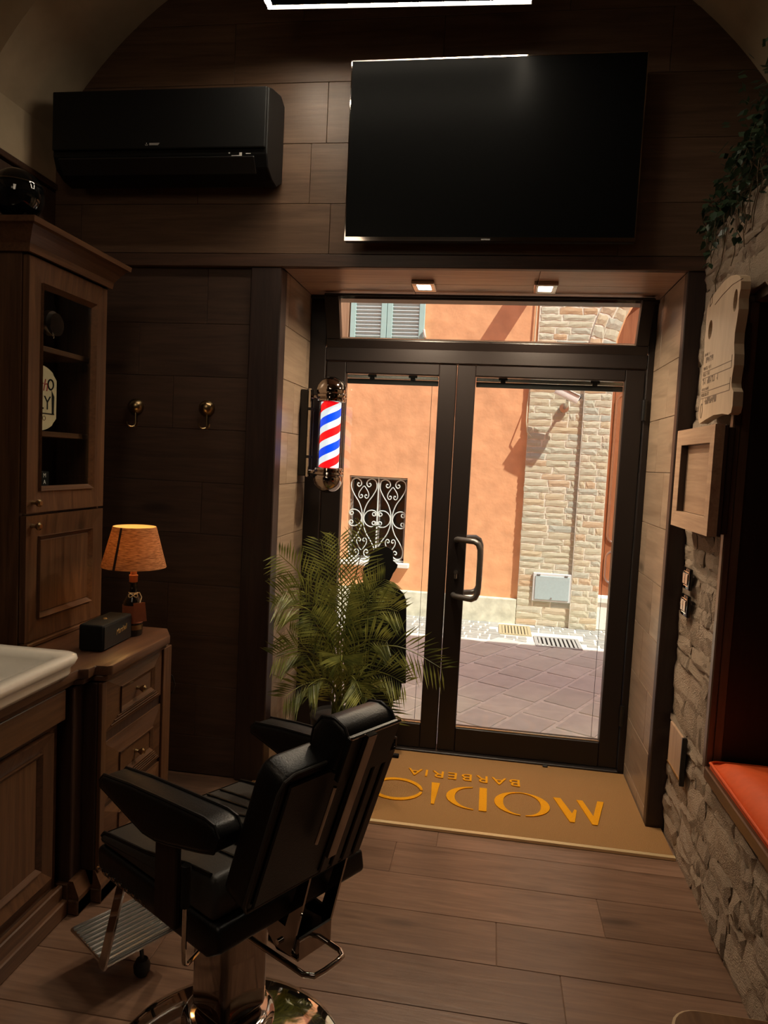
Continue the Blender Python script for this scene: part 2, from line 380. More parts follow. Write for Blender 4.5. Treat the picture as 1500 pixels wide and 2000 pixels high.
def thing(name, label, cat, loc, group=None, rotz=None):
    o = bpy.data.objects.new(name, None); COL.objects.link(o); o.location = loc
    o.empty_display_size = 0.1
    o['label'] = label; o['category'] = cat
    if group: o['group'] = group
    OFF[o] = Vector(loc) if rotz is None else Vector((0, 0, 0))
    if rotz is not None: o.rotation_euler = (0, 0, rotz)
    return o

def tag(o, label, cat, group=None):
    o['label'] = label; o['category'] = cat
    if group: o['group'] = group
    return o

def struct(mb, name, mat, parent=None, **k):
    o = mb.build(name, mat, parent, **k)
    if parent is None: o['kind'] = 'structure'
    return o

CACHE = {}
def piece(name, parent, x0, x1, y0, y1, z0, z1, mat, bevel=0.0018, key=None):
    dims = (round(x1 - x0, 4), round(y1 - y0, 4), round(z1 - z0, 4), mat.name, bevel)
    me = CACHE.get(dims)
    if me is None:
        mb = MB().box(-dims[0] / 2, dims[0] / 2, -dims[1] / 2, dims[1] / 2, -dims[2] / 2, dims[2] / 2, bevel)
        me = bpy.data.meshes.new(name); mb.bm.to_mesh(me); mb.bm.free(); me.materials.append(mat); CACHE[dims] = me
    o = bpy.data.objects.new(name, me); COL.objects.link(o)
    c = Vector(((x0 + x1) / 2, (y0 + y1) / 2, (z0 + z1) / 2)); OFF[o] = c
    o.parent = parent; o.location = c - (OFF[parent] if parent else Vector())
    return o

def text_mesh(mb, txt, size, mat4, extrude=0.001, shear=0.0, spacing=1.0):
    cu = bpy.data.curves.new('txt', 'FONT'); cu.body = txt; cu.size = size; cu.extrude = extrude; cu.align_x = 'CENTER'; cu.align_y = 'CENTER'
    cu.shear = shear; cu.space_character = spacing; cu.resolution_u = 3
    o = bpy.data.objects.new('txt', cu); COL.objects.link(o)
    dg = bpy.context.evaluated_depsgraph_get(); dg.update()
    me = bpy.data.meshes.new_from_object(o.evaluated_get(dg)); me.transform(mat4)
    mb.bm.from_mesh(me); bpy.data.meshes.remove(me)
    bpy.data.objects.remove(o); bpy.data.curves.remove(cu)
    return mb

def frame4(mb, axis, pos, a0, a1, b0, b1, wdt, d0, d1):
    """mitred flat frame in a plane; a,b in-plane coords, d0/d1 outer/inner face offsets along axis"""
    O = [(a0, b0), (a1, b0), (a1, b1), (a0, b1)]; I = [(a0 + wdt, b0 + wdt), (a1 - wdt, b0 + wdt), (a1 - wdt, b1 - wdt), (a0 + wdt, b1 - wdt)]
    def P(p, t): return {'x': (t, p[0], p[1]), 'y': (p[0], t, p[1])}[axis]
    for i in range(4):
        j = (i + 1) % 4
        b = bmesh.new()
        q = [P(O[i], pos), P(O[j], pos), P(I[j], pos), P(I[i], pos), P(O[i], d0), P(O[j], d0), P(I[j], d1), P(I[i], d1)]
        v = [b.verts.new(p) for p in q]
        for f in ((0, 1, 2, 3), (4, 5, 6, 7), (0, 1, 5, 4), (2, 3, 7, 6), (1, 2, 6, 5), (0, 3, 7, 4)): b.faces.new([v[k] for k in f])
        mb._merge(b)
    return mb

# ================================================================== LARGE STRUCTURE
XL, XR = -2.03, 0.80           # room sides
YF = 3.08                      # front (door) wall face
VC, VZ, VR = -0.485, 1.97, 1.80

# floor: planks across the room
fl = struct(MB().box(XL - 0.3, 1.3, -3.2, 3.72, -0.06, -0.004), 'floor', floor_wood)
row_y = 2.727; k = 0
rows = [(2.727, 2.842)] + [(2.727 - 0.21 * (i + 1), 2.727 - 0.21 * i) for i in range(8)]
joint0 = [-0.13, -0.287, -0.75, 0.10, 0.287, -0.45, -0.05, 0.35, -0.6]
for i, (y0, y1) in enumerate(rows):
    x = joint0[i] - 1.2 * 2
    while x < 0.83:
        a, b_ = max(x, XL), min(x + 1.2, 0.83)
        if b_ - a > 0.02: piece('plank', fl, a + 0.0008, b_ - 0.0008, y0 + 0.0008, y1 - 0.0008, -0.012, 0.0, floor_wood, 0.0012)
        x += 1.2
piece('plank', fl, XL, -1.02, 2.844, YF, -0.012, 0.0, floor_wood, 0.0012)

# front wall, with planks
wf = struct(MB().box(XL - 0.3, -1.0, YF + 0.045, YF + 0.06, 0, 2.33).box(XL - 0.3, 1.4, YF + 0.02, YF + 0.04, 2.33, 3.9), 'wall_front', low_wood_shaded)
zr = [2.372, 2.583, 2.834, 3.085, 3.335, 3.59, 3.85]
js = [[-1.9, -0.75, 0.45], [-1.35, -0.845, 0.30], [-1.62, -0.78, 0.40], [-1.2, -0.30, 0.6], [-0.9, 0.2], [-0.5]]
for i in range(6):
    c = max(0.0, VR ** 2 - (zr[i] - VZ) ** 2) ** 0.5
    lo, hi = max(XL, VC - c - 0.05), min(1.06, VC + c + 0.05)
    xs = [lo] + [j for j in js[i] if lo < j < hi] + [hi]
    for a, b_ in zip(xs, xs[1:]):
        piece('plank', wf, a + 0.0006, b_ - 0.0006, YF, YF + 0.02, zr[i] + 0.0006, zr[i + 1] - 0.0006, wall_wood, 0.0014)
zl = [0.0, 0.18, 0.42, 0.655, 0.89, 1.125, 1.36, 1.60, 1.835, 2.07, 2.315]
for i in range(10):
    js2 = [-1.62, -1.30, -1.8, -1.45][i % 4]
    for a, b_ in ((XL, js2), (js2, -1.094)):
        piece('plank', wf, a + 0.0006, b_ - 0.0006, YF + 0.025, YF + 0.045, zl[i] + 0.0006, zl[i + 1] - 0.0006, low_wood_shaded, 0.0014)
# lintel beam board, posts
struct(MB().box(XL, 1.06, YF - 0.006, YF + 0.03, 2.315, 2.370, 0.003), 'trim_1', beam_wood)
struct(MB().box(-1.094, -0.955, YF, YF + 0.09, 0, 2.315, 0.004), 'trim_2', post_wood)
struct(MB().box(0.728, 0.803, YF, YF + 0.05, 0, 2.315, 0.004), 'trim_3', post_wood)

# door reveals and soffit
REV = 3.72
rl = struct(MB().box(-1.02, -0.977, YF + 0.05, REV, 0, 2.36), 'wall_left_reveal', low_wood_shaded)
rr_ = struct(MB().box(0.752, 0.82, YF + 0.03, REV, 0, 2.36), 'wall_right_reveal', low_wood_shaded)
zrev = [0.0, 0.165, 0.40, 0.645, 0.885, 1.123, 1.367, 1.606, 1.845, 2.084, 2.318]
for i in range(10):
    jl = [3.45, 3.28, 3.36, 3.55, 3.22][i % 5]
    for a, b_ in ((YF + 0.09, jl), (jl, REV)):
        piece('plank', rl, -0.977, -0.957, a + 0.001, b_ - 0.001, zrev[i] + 0.001, zrev[i + 1] - 0.001, wall_wood_y_lit, 0.0014)
    jr = [3.3, 3.5, 3.25, 3.42][i % 4]
    for a, b_ in ((YF + 0.05, jr), (jr, REV)):
        piece('plank', rr_, 0.732, 0.752, a + 0.001, b_ - 0.001, zrev[i] + 0.001 - 0.1 * (i > 0), zrev[i + 1] - 0.001 - 0.1 * (i < 9), wall_wood_y_lit, 0.0014)
so = struct(MB().box(-0.977, 0.752, YF + 0.03, REV, 2.338, 2.36), 'ceiling_over_door', low_wood_shaded)
for j, (a, b_) in enumerate(((YF + 0.03, 3.36), (3.36, 3.60))):
    xs = [-0.957, [0.15, -0.42][j], 0.732]
    for c0, c1 in zip(xs, xs[1:]):
        piece('plank', so, c0 + 0.001, c1 - 0.001, a + 0.001, b_ - 0.001, 2.318, 2.338, soffit_wood_lit, 0.0014)
# left wall and its cap
wl = struct(MB().box(XL - 0.3, XL - 0.02, -3.2, YF + 0.06, -0.05, 2.66), 'wall_left', low_wood_shaded)
for i in range(9):
    z0, z1 = 0.25 + 0.265 * i, 0.25 + 0.265 * (i + 1)
    for a, b_ in ((1.3, 2.1 + 0.2 * (i % 3)), (2.1 + 0.2 * (i % 3), YF + 0.04)):
        piece('plank', wl, XL - 0.02, XL, a + 0.001, b_ - 0.001, z0 + 0.001, z1 - 0.001, low_wood_shaded, 0.0014)
struct(MB().box(XL - 0.3, XL + 0.012, -3.2, YF + 0.02, 2.645, 2.672, 0.003), 'trim_4', beam_wood)
# back wall
struct(MB().box(XL - 0.3, 1.4, -3.3, -3.2, -0.05, 3.9), 'wall_back', low_wood_shaded)

# barrel vault with a thicker arch against the front wall
def vault(mb, r, y0, y1, x0, x1, n=40):
    a0 = math.acos(max(-1, min(1, (x1 - VC) / r))); a1 = math.acos(max(-1, min(1, (x0 - VC) / r)))
    rows = []
    for y in (y0, y1):
        rows.append([(VC + r * math.cos(a0 + (a1 - a0) * i / n), y, VZ + r * math.sin(a0 + (a1 - a0) * i / n)) for i in range(n + 1)])
    mb.grid(rows)
cv = MB(); vault(cv, VR, 2.62, YF + 0.015, XL - 0.02, 1.06)
vault(cv, VR + 0.13, -3.2, 2.62, XL - 0.10, 1.14)
n = 40
for i in range(n):                                   # face of the arch
    q = []
    for rr0 in (VR, VR + 0.13):
        for j in (i, i + 1):
            a = math.radians(28) + math.radians(124) * j / n
            q.append((VC + rr0 * math.cos(a), 2.62, VZ + rr0 * math.sin(a)))
    cv.face(q[0], q[1], q[3], q[2])
cv.box(XL - 0.3, XL - 0.001, 2.62, YF + 0.015, 2.672, 3.1)
cv.box(XL - 0.3, XL - 0.06, -3.2, 2.62, 2.672, 3.1)
struct(cv, 'ceiling', plaster, smooth=30)

# right wall: stone cladding, window niche, upper wall behind the ledge
NY, NZ0, NZ1 = 2.56, 0.505, 2.075
wr = MB()
wr.box(0.815, 1.5, NY, YF + 0.03, -0.05, 2.45)
wr.box(0.815, 1.5, 0.9, NY, -0.05, NZ0 - 0.03)
wr.box(0.815, 1.5, 0.9, NY, NZ1, 2.45)
wr.box(0.815, 1.5, -3.2, 0.9, -0.05, 2.45)
wr_o = struct(wr, 'wall_right', clad_back)
struct(MB().box(1.06, 1.5, -3.2, YF + 0.03, 2.45, 3.5), 'wall_right_upper', low_wood_shaded)
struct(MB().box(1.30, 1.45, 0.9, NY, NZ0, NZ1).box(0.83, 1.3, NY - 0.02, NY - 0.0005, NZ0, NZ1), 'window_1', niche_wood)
struct(MB().box(0.775, 0.80, NY - 0.035, NY - 0.002, NZ0, NZ1, 0.004).box(0.80, 0.83, NY - 0.03, NY - 0.002, NZ0, NZ1, 0.003), 'trim_5', wall_wood_z)
struct(MB().box(0.772, 1.30, 0.9, NY - 0.037, NZ0 - 0.03, NZ0 + 0.012, 0.004), 'trim_6', pine_y)

# cladding stones
VAR = []
def rock_mesh(kind):
    """rough slate face: tilted facets broken by a couple of slanting steps"""
    nx, nz = 6, 4
    b = bmesh.new(); g = []
    k1, k2 = random.uniform(-1.5, 1.5), random.uniform(-1.5, 1.5); o1, o2 = random.uniform(-0.25, 0.25), random.uniform(-0.25, 0.25)
    tu, tv = random.uniform(-0.5, 0.5), random.uniform(-0.5, 0.5)
    for j in range(nz + 1):
        row = []
        for i in range(nx + 1):
            u, v = i / nx - 0.5, j / nz - 0.5
            ed = i in (0, nx) or j in (0, nz)
            h = 0.55 + tu * u + tv * v + (0.28 if v > k1 * u + o1 else 0) - (0.22 if v < k2 * u + o2 else 0) + random.uniform(-0.10, 0.10)
            if ed: h = h * 0.55 - random.uniform(0.0, 0.25)
            row.append(b.verts.new((-h, u + random.uniform(-0.05, 0.05), v + random.uniform(-0.09, 0.09))))
        g.append(row)
    for j in range(nz):
        for i in range(nx):
            b.faces.new((g[j][i], g[j][i + 1], g[j + 1][i + 1], g[j + 1][i]))
    ring = [g[0][i] for i in range(nx + 1)] + [g[j][nx] for j in range(1, nz + 1)] + [g[nz][i] for i in range(nx - 1, -1, -1)] + [g[j][0] for j in range(nz - 1, 0, -1)]
    bk = [b.verts.new((0.8, v.co.y, v.co.z)) for v in ring]
    m = len(ring)
    for i in range(m): b.faces.new((ring[i], ring[(i + 1) % m], bk[(i + 1) % m], bk[i]))
    bmesh.ops.recalc_face_normals(b, faces=b.faces[:])
    me = bpy.data.meshes.new('stone'); b.to_mesh(me); b.free(); me.materials.append(clad_m)
    return me
VAR = [rock_mesh(i) for i in range(22)]
rc = random.Random(11)
n_st = 0
z = 0.0
while z < 2.44:
    h = rc.choice((0.04, 0.055, 0.075, 0.10, 0.12))
    h = min(h, 2.45 - z) if z + h < 2.43 else 2.45 - z
    if z < NZ0 - 0.03 < z + h: h = NZ0 - 0.03 - z if NZ0 - 0.03 - z > 0.03 else h
    y = YF if z + h > 0 else YF
    inwin = (z + h > NZ0 - 0.02 and z < NZ1)
    ylim = NY if inwin else (1.05 if z < 0.6 else 1.5)
    y = YF - rc.uniform(0.0, 0.002)
    while y > ylim + 0.005:
        l = rc.uniform(0.07, 0.24)
        if y - l < ylim + 0.05: l = y - ylim
        o = bpy.data.objects.new('stone', rc.choice(VAR)); COL.objects.link(o); o.parent = wr_o
        c = Vector((0.803, y - l / 2, z + h / 2)); o.location = c - OFF[wr_o]
        o.scale = (rc.uniform(0.012, 0.020), l * 1.06, h * 1.10)
        o.rotation_euler = ((PI if rc.random() < 0.5 else 0) + rc.uniform(-0.09, 0.09), 0, 0)
        n_st += 1; y -= l
    z += h

# ================================================================== BUILDING SHELL AND STREET
ST = -0.05
ex = MB()
ex.box(-9, -0.98, REV, 3.95, ST, 5.3).box(0.755, 9, REV, 3.95, ST, 5.3).box(-0.98, 0.755, REV, 3.95, 2.52, 5.3).box(-0.98, 0.755, REV, REV + 0.03, 2.40, 2.52)
ex.box(-9, 9, -3.9, 3.95, 5.3, 5.4).box(-9.1, -9, -3.9, 3.95, ST, 5.4).box(9, 9.1, -3.9, 3.95, ST, 5.4).box(-9, 9, -4.0, -3.9, ST, 5.4)
ex.box(-9, 9, 3.95, 4.12, 5.28, 5.4)
struct(ex, 'wall_outer', stucco)
struct(MB().box(-0.98, 0.755, 3.70, 3.97, ST, -0.004, 0.004), 'doorstep_sill', white_stone, kind='structure')
road = struct(MB().box(-10, 10, 3.9, 7.6, -0.3, ST - 0.005), 'street', street_mortar, kind='structure')
# paving stones: diagonal courses, then rows of small setts along the far wall
PA = math.radians(62); pu = Vector((math.cos(PA), math.sin(PA), 0)); pv = Vector((math.sin(PA), -math.cos(PA), 0))
rp = random.Random(5)
def paver(me_cache, cx, cy, l, wd, ang, mat, name='paving_stone', top=ST):
    key = (round(l, 2), round(wd, 2), mat.name, rp.randint(0, 2))
    me = me_cache.get(key)
    if me is None:
        b = bmesh.new(); m = []
        cr = [(-l / 2, -wd / 2), (0, -wd / 2), (l / 2, -wd / 2), (l / 2, wd / 2), (0, wd / 2), (-l / 2, wd / 2)]
        cr = [(x + rp.uniform(-0.006, 0.006), y + rp.uniform(-0.006, 0.006)) for x, y in cr]
        t = [b.verts.new((x * 0.985, y * 0.98, 0)) for x, y in cr]; lo = [b.verts.new((x, y, -0.014)) for x, y in cr]
        b.faces.new(t)
        for i in range(6): b.faces.new((t[i], t[(i + 1) % 6], lo[(i + 1) % 6], lo[i]))
        bmesh.ops.recalc_face_normals(b, faces=b.faces[:])
        me = bpy.data.meshes.new(name); b.to_mesh(me); b.free(); me.materials.append(mat); me_cache[key] = me
    o = bpy.data.objects.new(name, me); COL.objects.link(o); o.parent = road
    o.location = Vector((cx, cy, top + rp.uniform(-0.002, 0.001))) - OFF[road]; o.rotation_euler = (0, 0, ang)
    return o
pc = {}
wrow = 0.262
for r in range(-16, 16):
    s = -4.0 + rp.uniform(0, 0.4)
    while s < 6:
        l = rp.choice((0.30, 0.36, 0.42))
        c = Vector((0.3, 4.9, 0)) + pv * (r * wrow) + pu * (s + l / 2)
        if 4.02 < c.y < 6.38 and -1.35 < c.x < 1.75:
            paver(pc, c.x, c.y, l - 0.038, wrow - 0.026, PA, paver_m)
        s += l
y = 6.48
while y < 7.14:
    x = -1.5 + rp.uniform(0, 0.1)
    while x < 1.5:
        l = rp.choice((0.09, 0.115, 0.14))
        if not (0.44 < x + l / 2 < 0.90 and y < 6.86) and not (0.12 < x + l / 2 < 0.46 and y > 6.6):
            paver(pc, x + l / 2, y, l - 0.016, 0.088, rp.uniform(-0.03, 0.03), cobble_m, 'sett')
        x += l
    y += 0.106

def drain(cx, cy, wx, wy, nb, mat, name, label, bars_along='y'):
    t = thing(name, label, 'drain cover', (cx, cy, ST))
    m = MB(); e = 0.03
    m.box(cx - wx / 2, cx + wx / 2, cy - wy / 2, cy - wy / 2 + e, ST - 0.01, ST + 0.004).box(cx - wx / 2, cx + wx / 2, cy + wy / 2 - e, cy + wy / 2, ST - 0.01, ST + 0.004)
    m.box(cx - wx / 2, cx - wx / 2 + e, cy - wy / 2 + e, cy + wy / 2 - e, ST - 0.01, ST + 0.004).box(cx + wx / 2 - e, cx + wx / 2, cy - wy / 2 + e, cy + wy / 2 - e, ST - 0.01, ST + 0.004)
    m.build('frame', mat, t)
    MB().box(cx - wx / 2 + e, cx + wx / 2 - e, cy - wy / 2 + e, cy + wy / 2 - e, ST - 0.0046, ST - 0.0040).build('pit_shade', dark_void, t)  # flat dark sheet painted in for the shade under the bars
    for i in range(nb):
        f = (i + 0.5) / nb
        a = cx - wx / 2 + e + (wx - 2 * e) * f
        MB().box(a - 0.011, a + 0.011, cy - wy / 2 + e, cy + wy / 2 - e, ST - 0.0036, ST + 0.002).build('bar', mat, t)
    return t
drain(0.665, 6.50, 0.40, 0.38, 9, drain_m, 'drain_grating', 'pale slotted drain grating set in the sunlit street paving')
drain(0.30, 6.87, 0.30, 0.40, 8, drain_yellow, 'drain_cover', 'yellowish drain cover among small setts by the orange wall')

# ------------------------------------------------------------------ opposite facade
FY = 7.2
AX, AR, AZ = 2.16, 1.07, 2.55
fa = MB()
gx0, gx1, gz0, gz1 = -1.434, -0.838, 0.47, 1.332
for (a, b_, c, d) in ((-9, gx0, ST, 7), (gx0, gx1, ST, gz0), (gx0, gx1, gz1, 7), (gx1, 1.09, ST, 7), (3.23, 9, ST, 7)):
    fa.box(a, b_, FY, FY + 0.4, c, d)
arc = [(AX - AR * math.cos(PI * i / 16), AZ + AR * math.sin(PI * i / 16)) for i in range(17)]
fa.prism([(1.09, 7), (1.09, AZ)] + arc[1:-1] + [(3.23, AZ), (3.23, 7)], 'y', FY, FY + 0.4)
struct(fa, 'wall_opposite', stucco)
pl = MB().box(-9, 0.315, FY - 0.045, FY + 0.01, ST - 0.05, 0.195, 0.012, 2)
struct(pl, 'trim_7', plinth_m)
struct(MB().box(1.085, 3.3, FY - 0.03, FY + 0.3, ST, 0.22, 0.006).box(1.06, 3.3, FY - 0.05, FY + 0.3, 0.22, 0.275, 0.006), 'trim_8', white_stone)
# stone pier
pier = struct(MB().box(0.318, 0.826, FY - 0.045, FY + 0.02, ST, AZ - 0.02).box(0.826, 1.085, FY - 0.075, FY + 0.02, ST, AZ - 0.02)
              .prism([(0.36, AZ - 0.02), (0.83, AZ - 0.02)] + [(AX - 1.322 * math.cos(math.radians(a)), AZ + 1.322 * math.sin(math.radians(a))) for a in range(0, 62, 4)] + [(1.52, 4.2), (0.36, 4.2)], 'y', FY - 0.012, FY + 0.02)
              .prism([(AX - 1.085 * math.cos(math.radians(a)), AZ + 1.085 * math.sin(math.radians(a))) for a in range(0, 62, 4)] + [(AX - 1.322 * math.cos(math.radians(a)), AZ + 1.322 * math.sin(math.radians(a))) for a in range(60, -1, -4)], 'y', FY - 0.022, FY + 0.02), 'pillar_stone', mortar, kind='structure')
def brick_mesh():
    b = bmesh.new(); nx, nz = 4, 2; g = []
    for j in range(nz + 1):
        row = []
        for i in range(nx + 1):
            ed = i in (0, nx) or j in (0, nz)
            row.append(b.verts.new((i / nx - 0.5 + random.uniform(-0.03, 0.03), -(random.uniform(0.15, 0.45) if ed else random.uniform(0.6, 1.0)), j / nz - 0.5 + random.uniform(-0.09, 0.09))))
        g.append(row)
    for j in range(nz):
        for i in range(nx): b.faces.new((g[j][i], g[j][i + 1], g[j + 1][i + 1], g[j + 1][i]))
    ring = g[0] + [g[j][nx] for j in range(1, nz + 1)] + g[nz][nx - 1::-1] + [g[j][0] for j in range(nz - 1, 0, -1)]
    bk = [b.verts.new((v.co.x, 0.5, v.co.z)) for v in ring]
    for i in range(len(ring)): b.faces.new((ring[i], ring[(i + 1) % len(ring)], bk[(i + 1) % len(ring)], bk[i]))
    bmesh.ops.recalc_face_normals(b, faces=b.faces[:])
    me = bpy.data.meshes.new('brick'); b.to_mesh(me); b.free(); me.materials.append(facade_stone)
    return me
BR = [brick_mesh() for _ in range(12)]
rb = random.Random(3)
def brick(cx, cy, cz, l, h, depth=0.009, rot=0.0):
    o = bpy.data.objects.new('brick', rb.choice(BR)); COL.objects.link(o); o.parent = pier
    o.location = Vector((cx, cy, cz)) - OFF[pier]; o.scale = (l, depth, h); o.rotation_euler = (0, rot, 0)
z = ST; nb = 0
while z < 3.3:
    h = rb.uniform(0.055, 0.070)
    if z < AZ - 0.05:
        for x0, x1, yy, lo, hi in ((0.312, 0.828, FY - 0.045, 0.14, 0.27), (0.828, 1.088, FY - 0.075, 0.09, 0.2)):
            x = x0
            while x < x1 - 0.01:
                l = rb.uniform(lo, hi)
                if rb.random() < 0.12: l = 0.06
                if x1 - x - l < 0.06: l = x1 - x
                if not (0.45 < x + l / 2 < 0.84 and 0.21 < z + h / 2 < 0.46):
                    brick(x + l / 2, yy, z + h / 2, l - 0.012, h - 0.011); nb += 1
                x += l
    else:
        x1 = AX - max(0.0, 1.335 ** 2 - (z + h / 2 - AZ) ** 2) ** 0.5
        x = 0.37
        while x < x1 - 0.01:
            l = rb.uniform(0.13, 0.27)
            if x1 - x - l < 0.07: l = x1 - x
            brick(x + l / 2, FY - 0.012, z + h / 2, l - 0.012, h - 0.011, 0.009); nb += 1
            x += l
    z += h
for i in range(11):                                   # voussoirs of the arch
    a = math.radians(2 + 5.2 * i)
    m0 = 1.08 + 0.0; split = rb.uniform(0.10, 0.16)
    for r0, r1 in ((1.075, 1.075 + split), (1.075 + split, 1.325)):
        rm = (r0 + r1) / 2
        brick(AX - rm * math.cos(a), FY - 0.022, AZ + rm * math.sin(a), r1 - r0 - 0.012, 1.2 * math.radians(5.2) - 0.014, 0.012, a)
# wooden door under the arch
dd = struct(MB().box(1.09, 3.23, FY + 0.10, FY + 0.14, 0.27, 3.7), 'door_3', ext_door_wood)
for (zc0, zc1) in ((0.80, 2.25), (0.40, 0.72)):
    pts = []
    x0, x1, rr0 = 1.155, 1.55, 0.075
    for cx, cz, a0 in ((x1 - rr0, zc1 - rr0, 0), (x0 + rr0, zc1 - rr0, 90), (x0 + rr0, zc0 + rr0, 180), (x1 - rr0, zc0 + rr0, 270)):
        for i in range(6):
            a = math.radians(a0 + 90 * i / 5); pts.append((cx + rr0 * math.cos(a), FY + 0.095, cz + rr0 * math.sin(a)))
    MB().tube(pts, 0.012, 6, closed=True).build('panel_trim', silver, dd, smooth=True)
    MB().prism([(p[0], p[2]) for p in pts], 'y', FY + 0.092, FY + 0.101).build('panel', ext_door_wood, dd)

# louvred shutters
def shutter(x0, x1, name_label):
    t = thing('window_shutter', name_label, 'shutter', ((x0 + x1) / 2, FY - 0.03, 2.68), 'pair of louvred shutters')
    z0, z1, sw = 2.675, 3.62, 0.055
    m = MB(); m.box(x0, x0 + sw, FY - 0.05, FY - 0.012, z0, z1, 0.003).build('stile', shutter_m, t)
    MB().box(x1 - sw, x1, FY - 0.05, FY - 0.012, z0, z1, 0.003).build('stile', shutter_m, t)
    MB().box(x0 + sw, x1 - sw, FY - 0.048, FY - 0.014, z0, z0 + 0.035, 0.003).build('rail', shutter_m, t)
    MB().box(x0 + sw, x1 - sw, FY - 0.048, FY - 0.014, z1 - 0.05, z1, 0.003).build('rail', shutter_m, t)
    z = z0 + 0.05
    rot = Matrix.Rotation(math.radians(-38), 4, 'X')
    L = x1 - x0 - 2 * sw
    me = bpy.data.meshes.new('slat'); b = MB(); b.box(-L / 2, L / 2, -0.019, 0.019, -0.003, 0.003, mat=rot); b.bm.to_mesh(me); b.bm.free(); me.materials.append(slat_m)
    while z < z1 - 0.06:
        o = bpy.data.objects.new('slat', me); COL.objects.link(o); o.parent = t
        o.location = Vector(((x0 + x1) / 2, FY - 0.03, z)) - OFF[t]; z += 0.0355
    MB().box(x0 + sw, x1 - sw, FY - 0.010, FY - 0.006, z0, z1).build('backing', dark_void, t)
    return t
shutter(-1.49, -1.125, 'pale blue-green louvred shutter beside the wooden board')
shutter(-1.12, -0.745, 'pale blue-green louvred shutter next to the orange stucco')
tag(MB().box(-1.62, -1.505, FY - 0.05, FY - 0.001, 2.66, 3.6, 0.004).build('wooden_board', ext_wood), 'sunlit brown wooden board beside the louvred shutter', 'board')
tag(MB().tube([(-0.735, FY - 0.001, 2.735), (-0.735, FY - 0.07, 2.735), (-0.74, FY - 0.075, 2.77), (-0.745, FY - 0.07, 2.80)], 0.012, 8).build('shutter_stop', white_stone, smooth=True), 'small white shutter stop on the orange wall', 'shutter stop')

# grilled window
gw = struct(MB().box(gx0, gx1, FY + 0.16, FY + 0.2, gz0, gz1), 'window_2', dark_void)
MB().box(gx0, gx1, FY + 0.13, FY + 0.135, gz0, gz1).build('pane', pane_dark, gw)
mf = MB(); mf.box(gx0, gx0 + 0.03, FY + 0.10, FY + 0.13, gz0, gz1).box(gx1 - 0.03, gx1, FY + 0.10, FY + 0.13, gz0, gz1)
mf.box(-1.15, -1.12, FY + 0.10, FY + 0.13, gz0, gz1).box(gx0, gx1, FY + 0.10, FY + 0.13, gz0, gz0 + 0.03).box(gx0, gx1, FY + 0.10, FY + 0.13, gz1 - 0.03, gz1)
mf.build('frame', iron, gw)
MB().box(gx0 - 0.06, gx1 + 0.06, FY - 0.07, FY + 0.12, gz0 - 0.045, gz0, 0.006).build('sill', white_stone, gw)
gr = thing('window_grille', 'pale wrought iron scroll grille over the small dark window', 'grille', ((gx0 + gx1) / 2, FY + 0.03, gz0))
def turtle(x, z, head, segs, ds=0.008):
    P = [(x, FY + 0.03, z)]
    for length, k0, k1 in segs:
        n = max(2, int(length / ds))
        for i in range(n):
            kk = k0 + (k1 - k0) * (i + 0.5) / n
            head += kk * length / n
            x += math.cos(head) * length / n; z += math.sin(head) * length / n
            P.append((x, FY + 0.03, z))
    return P
gmid = (gz0 + gz1) / 2
def smooth_path(pts, n=5):
    out = []
    for i in range(len(pts) - 1):
        p0, p1, p2, p3 = pts[max(i - 1, 0)], pts[i], pts[i + 1], pts[min(i + 2, len(pts) - 1)]
        for k in range(n):
            q = k / n
            out.append(tuple(0.5 * (2 * p1[d] + (p2[d] - p0[d]) * q + (2 * p0[d] - 5 * p1[d] + 4 * p2[d] - p3[d]) * q * q + (3 * p1[d] - p0[d] - 3 * p2[d] + p3[d]) * q ** 3) for d in (0, 1)))
    return out + [pts[-1]]
for cx in (gx0 + 0.149, gx1 - 0.149):
    for s in (-1, 1):
        m = MB()
        for v in (1, -1):
            P = turtle(0, 0, PI / 2, [(0.16, 10, 14), (0.16, 26, 75)])
            m.tube([(cx + s * (0.012 - p[0]), p[1], gmid + v * p[2]) for p in P], 0.0055, 6)
        m.build('scroll', grille_m, gr, smooth=True)
        for v in (1, -1):
            P = smooth_path([(0.006, 0), (0.012, .07), (0.042, .155), (0.095, .235), (0.132, .315), (0.122, .382), (0.078, .405), (0.036, .382), (0.028, .345), (0.050, .322), (0.070, .338), (0.062, .358), (0.05, .352)])
            MB().tube([(cx + s * p[0], FY + 0.03, gmid + v * p[1]) for p in P], 0.0055, 6).build('scroll', grille_m, gr, smooth=True)
            P = smooth_path([(0.002, .330), (0.022, .305), (0.046, .265), (0.052, .230), (0.036, .205), (0.016, .212), (0.013, .232), (0.026, .240), (0.031, .230)])
            MB().tube([(cx + s * p[0], FY + 0.032, gmid + v * p[1]) for p in P], 0.005, 6).build('scroll', grille_m, gr, smooth=True)
MB().tube([((gx0 + gx1) / 2, FY + 0.03, gz0), ((gx0 + gx1) / 2, FY + 0.03, gz1)], 0.007, 6).build('bar', grille_m, gr)
for zz in (gz0 + 0.012, gz1 - 0.012): MB().tube([(gx0, FY + 0.03, zz), (gx1, FY + 0.03, zz)], 0.006, 6).build('bar', grille_m, gr)

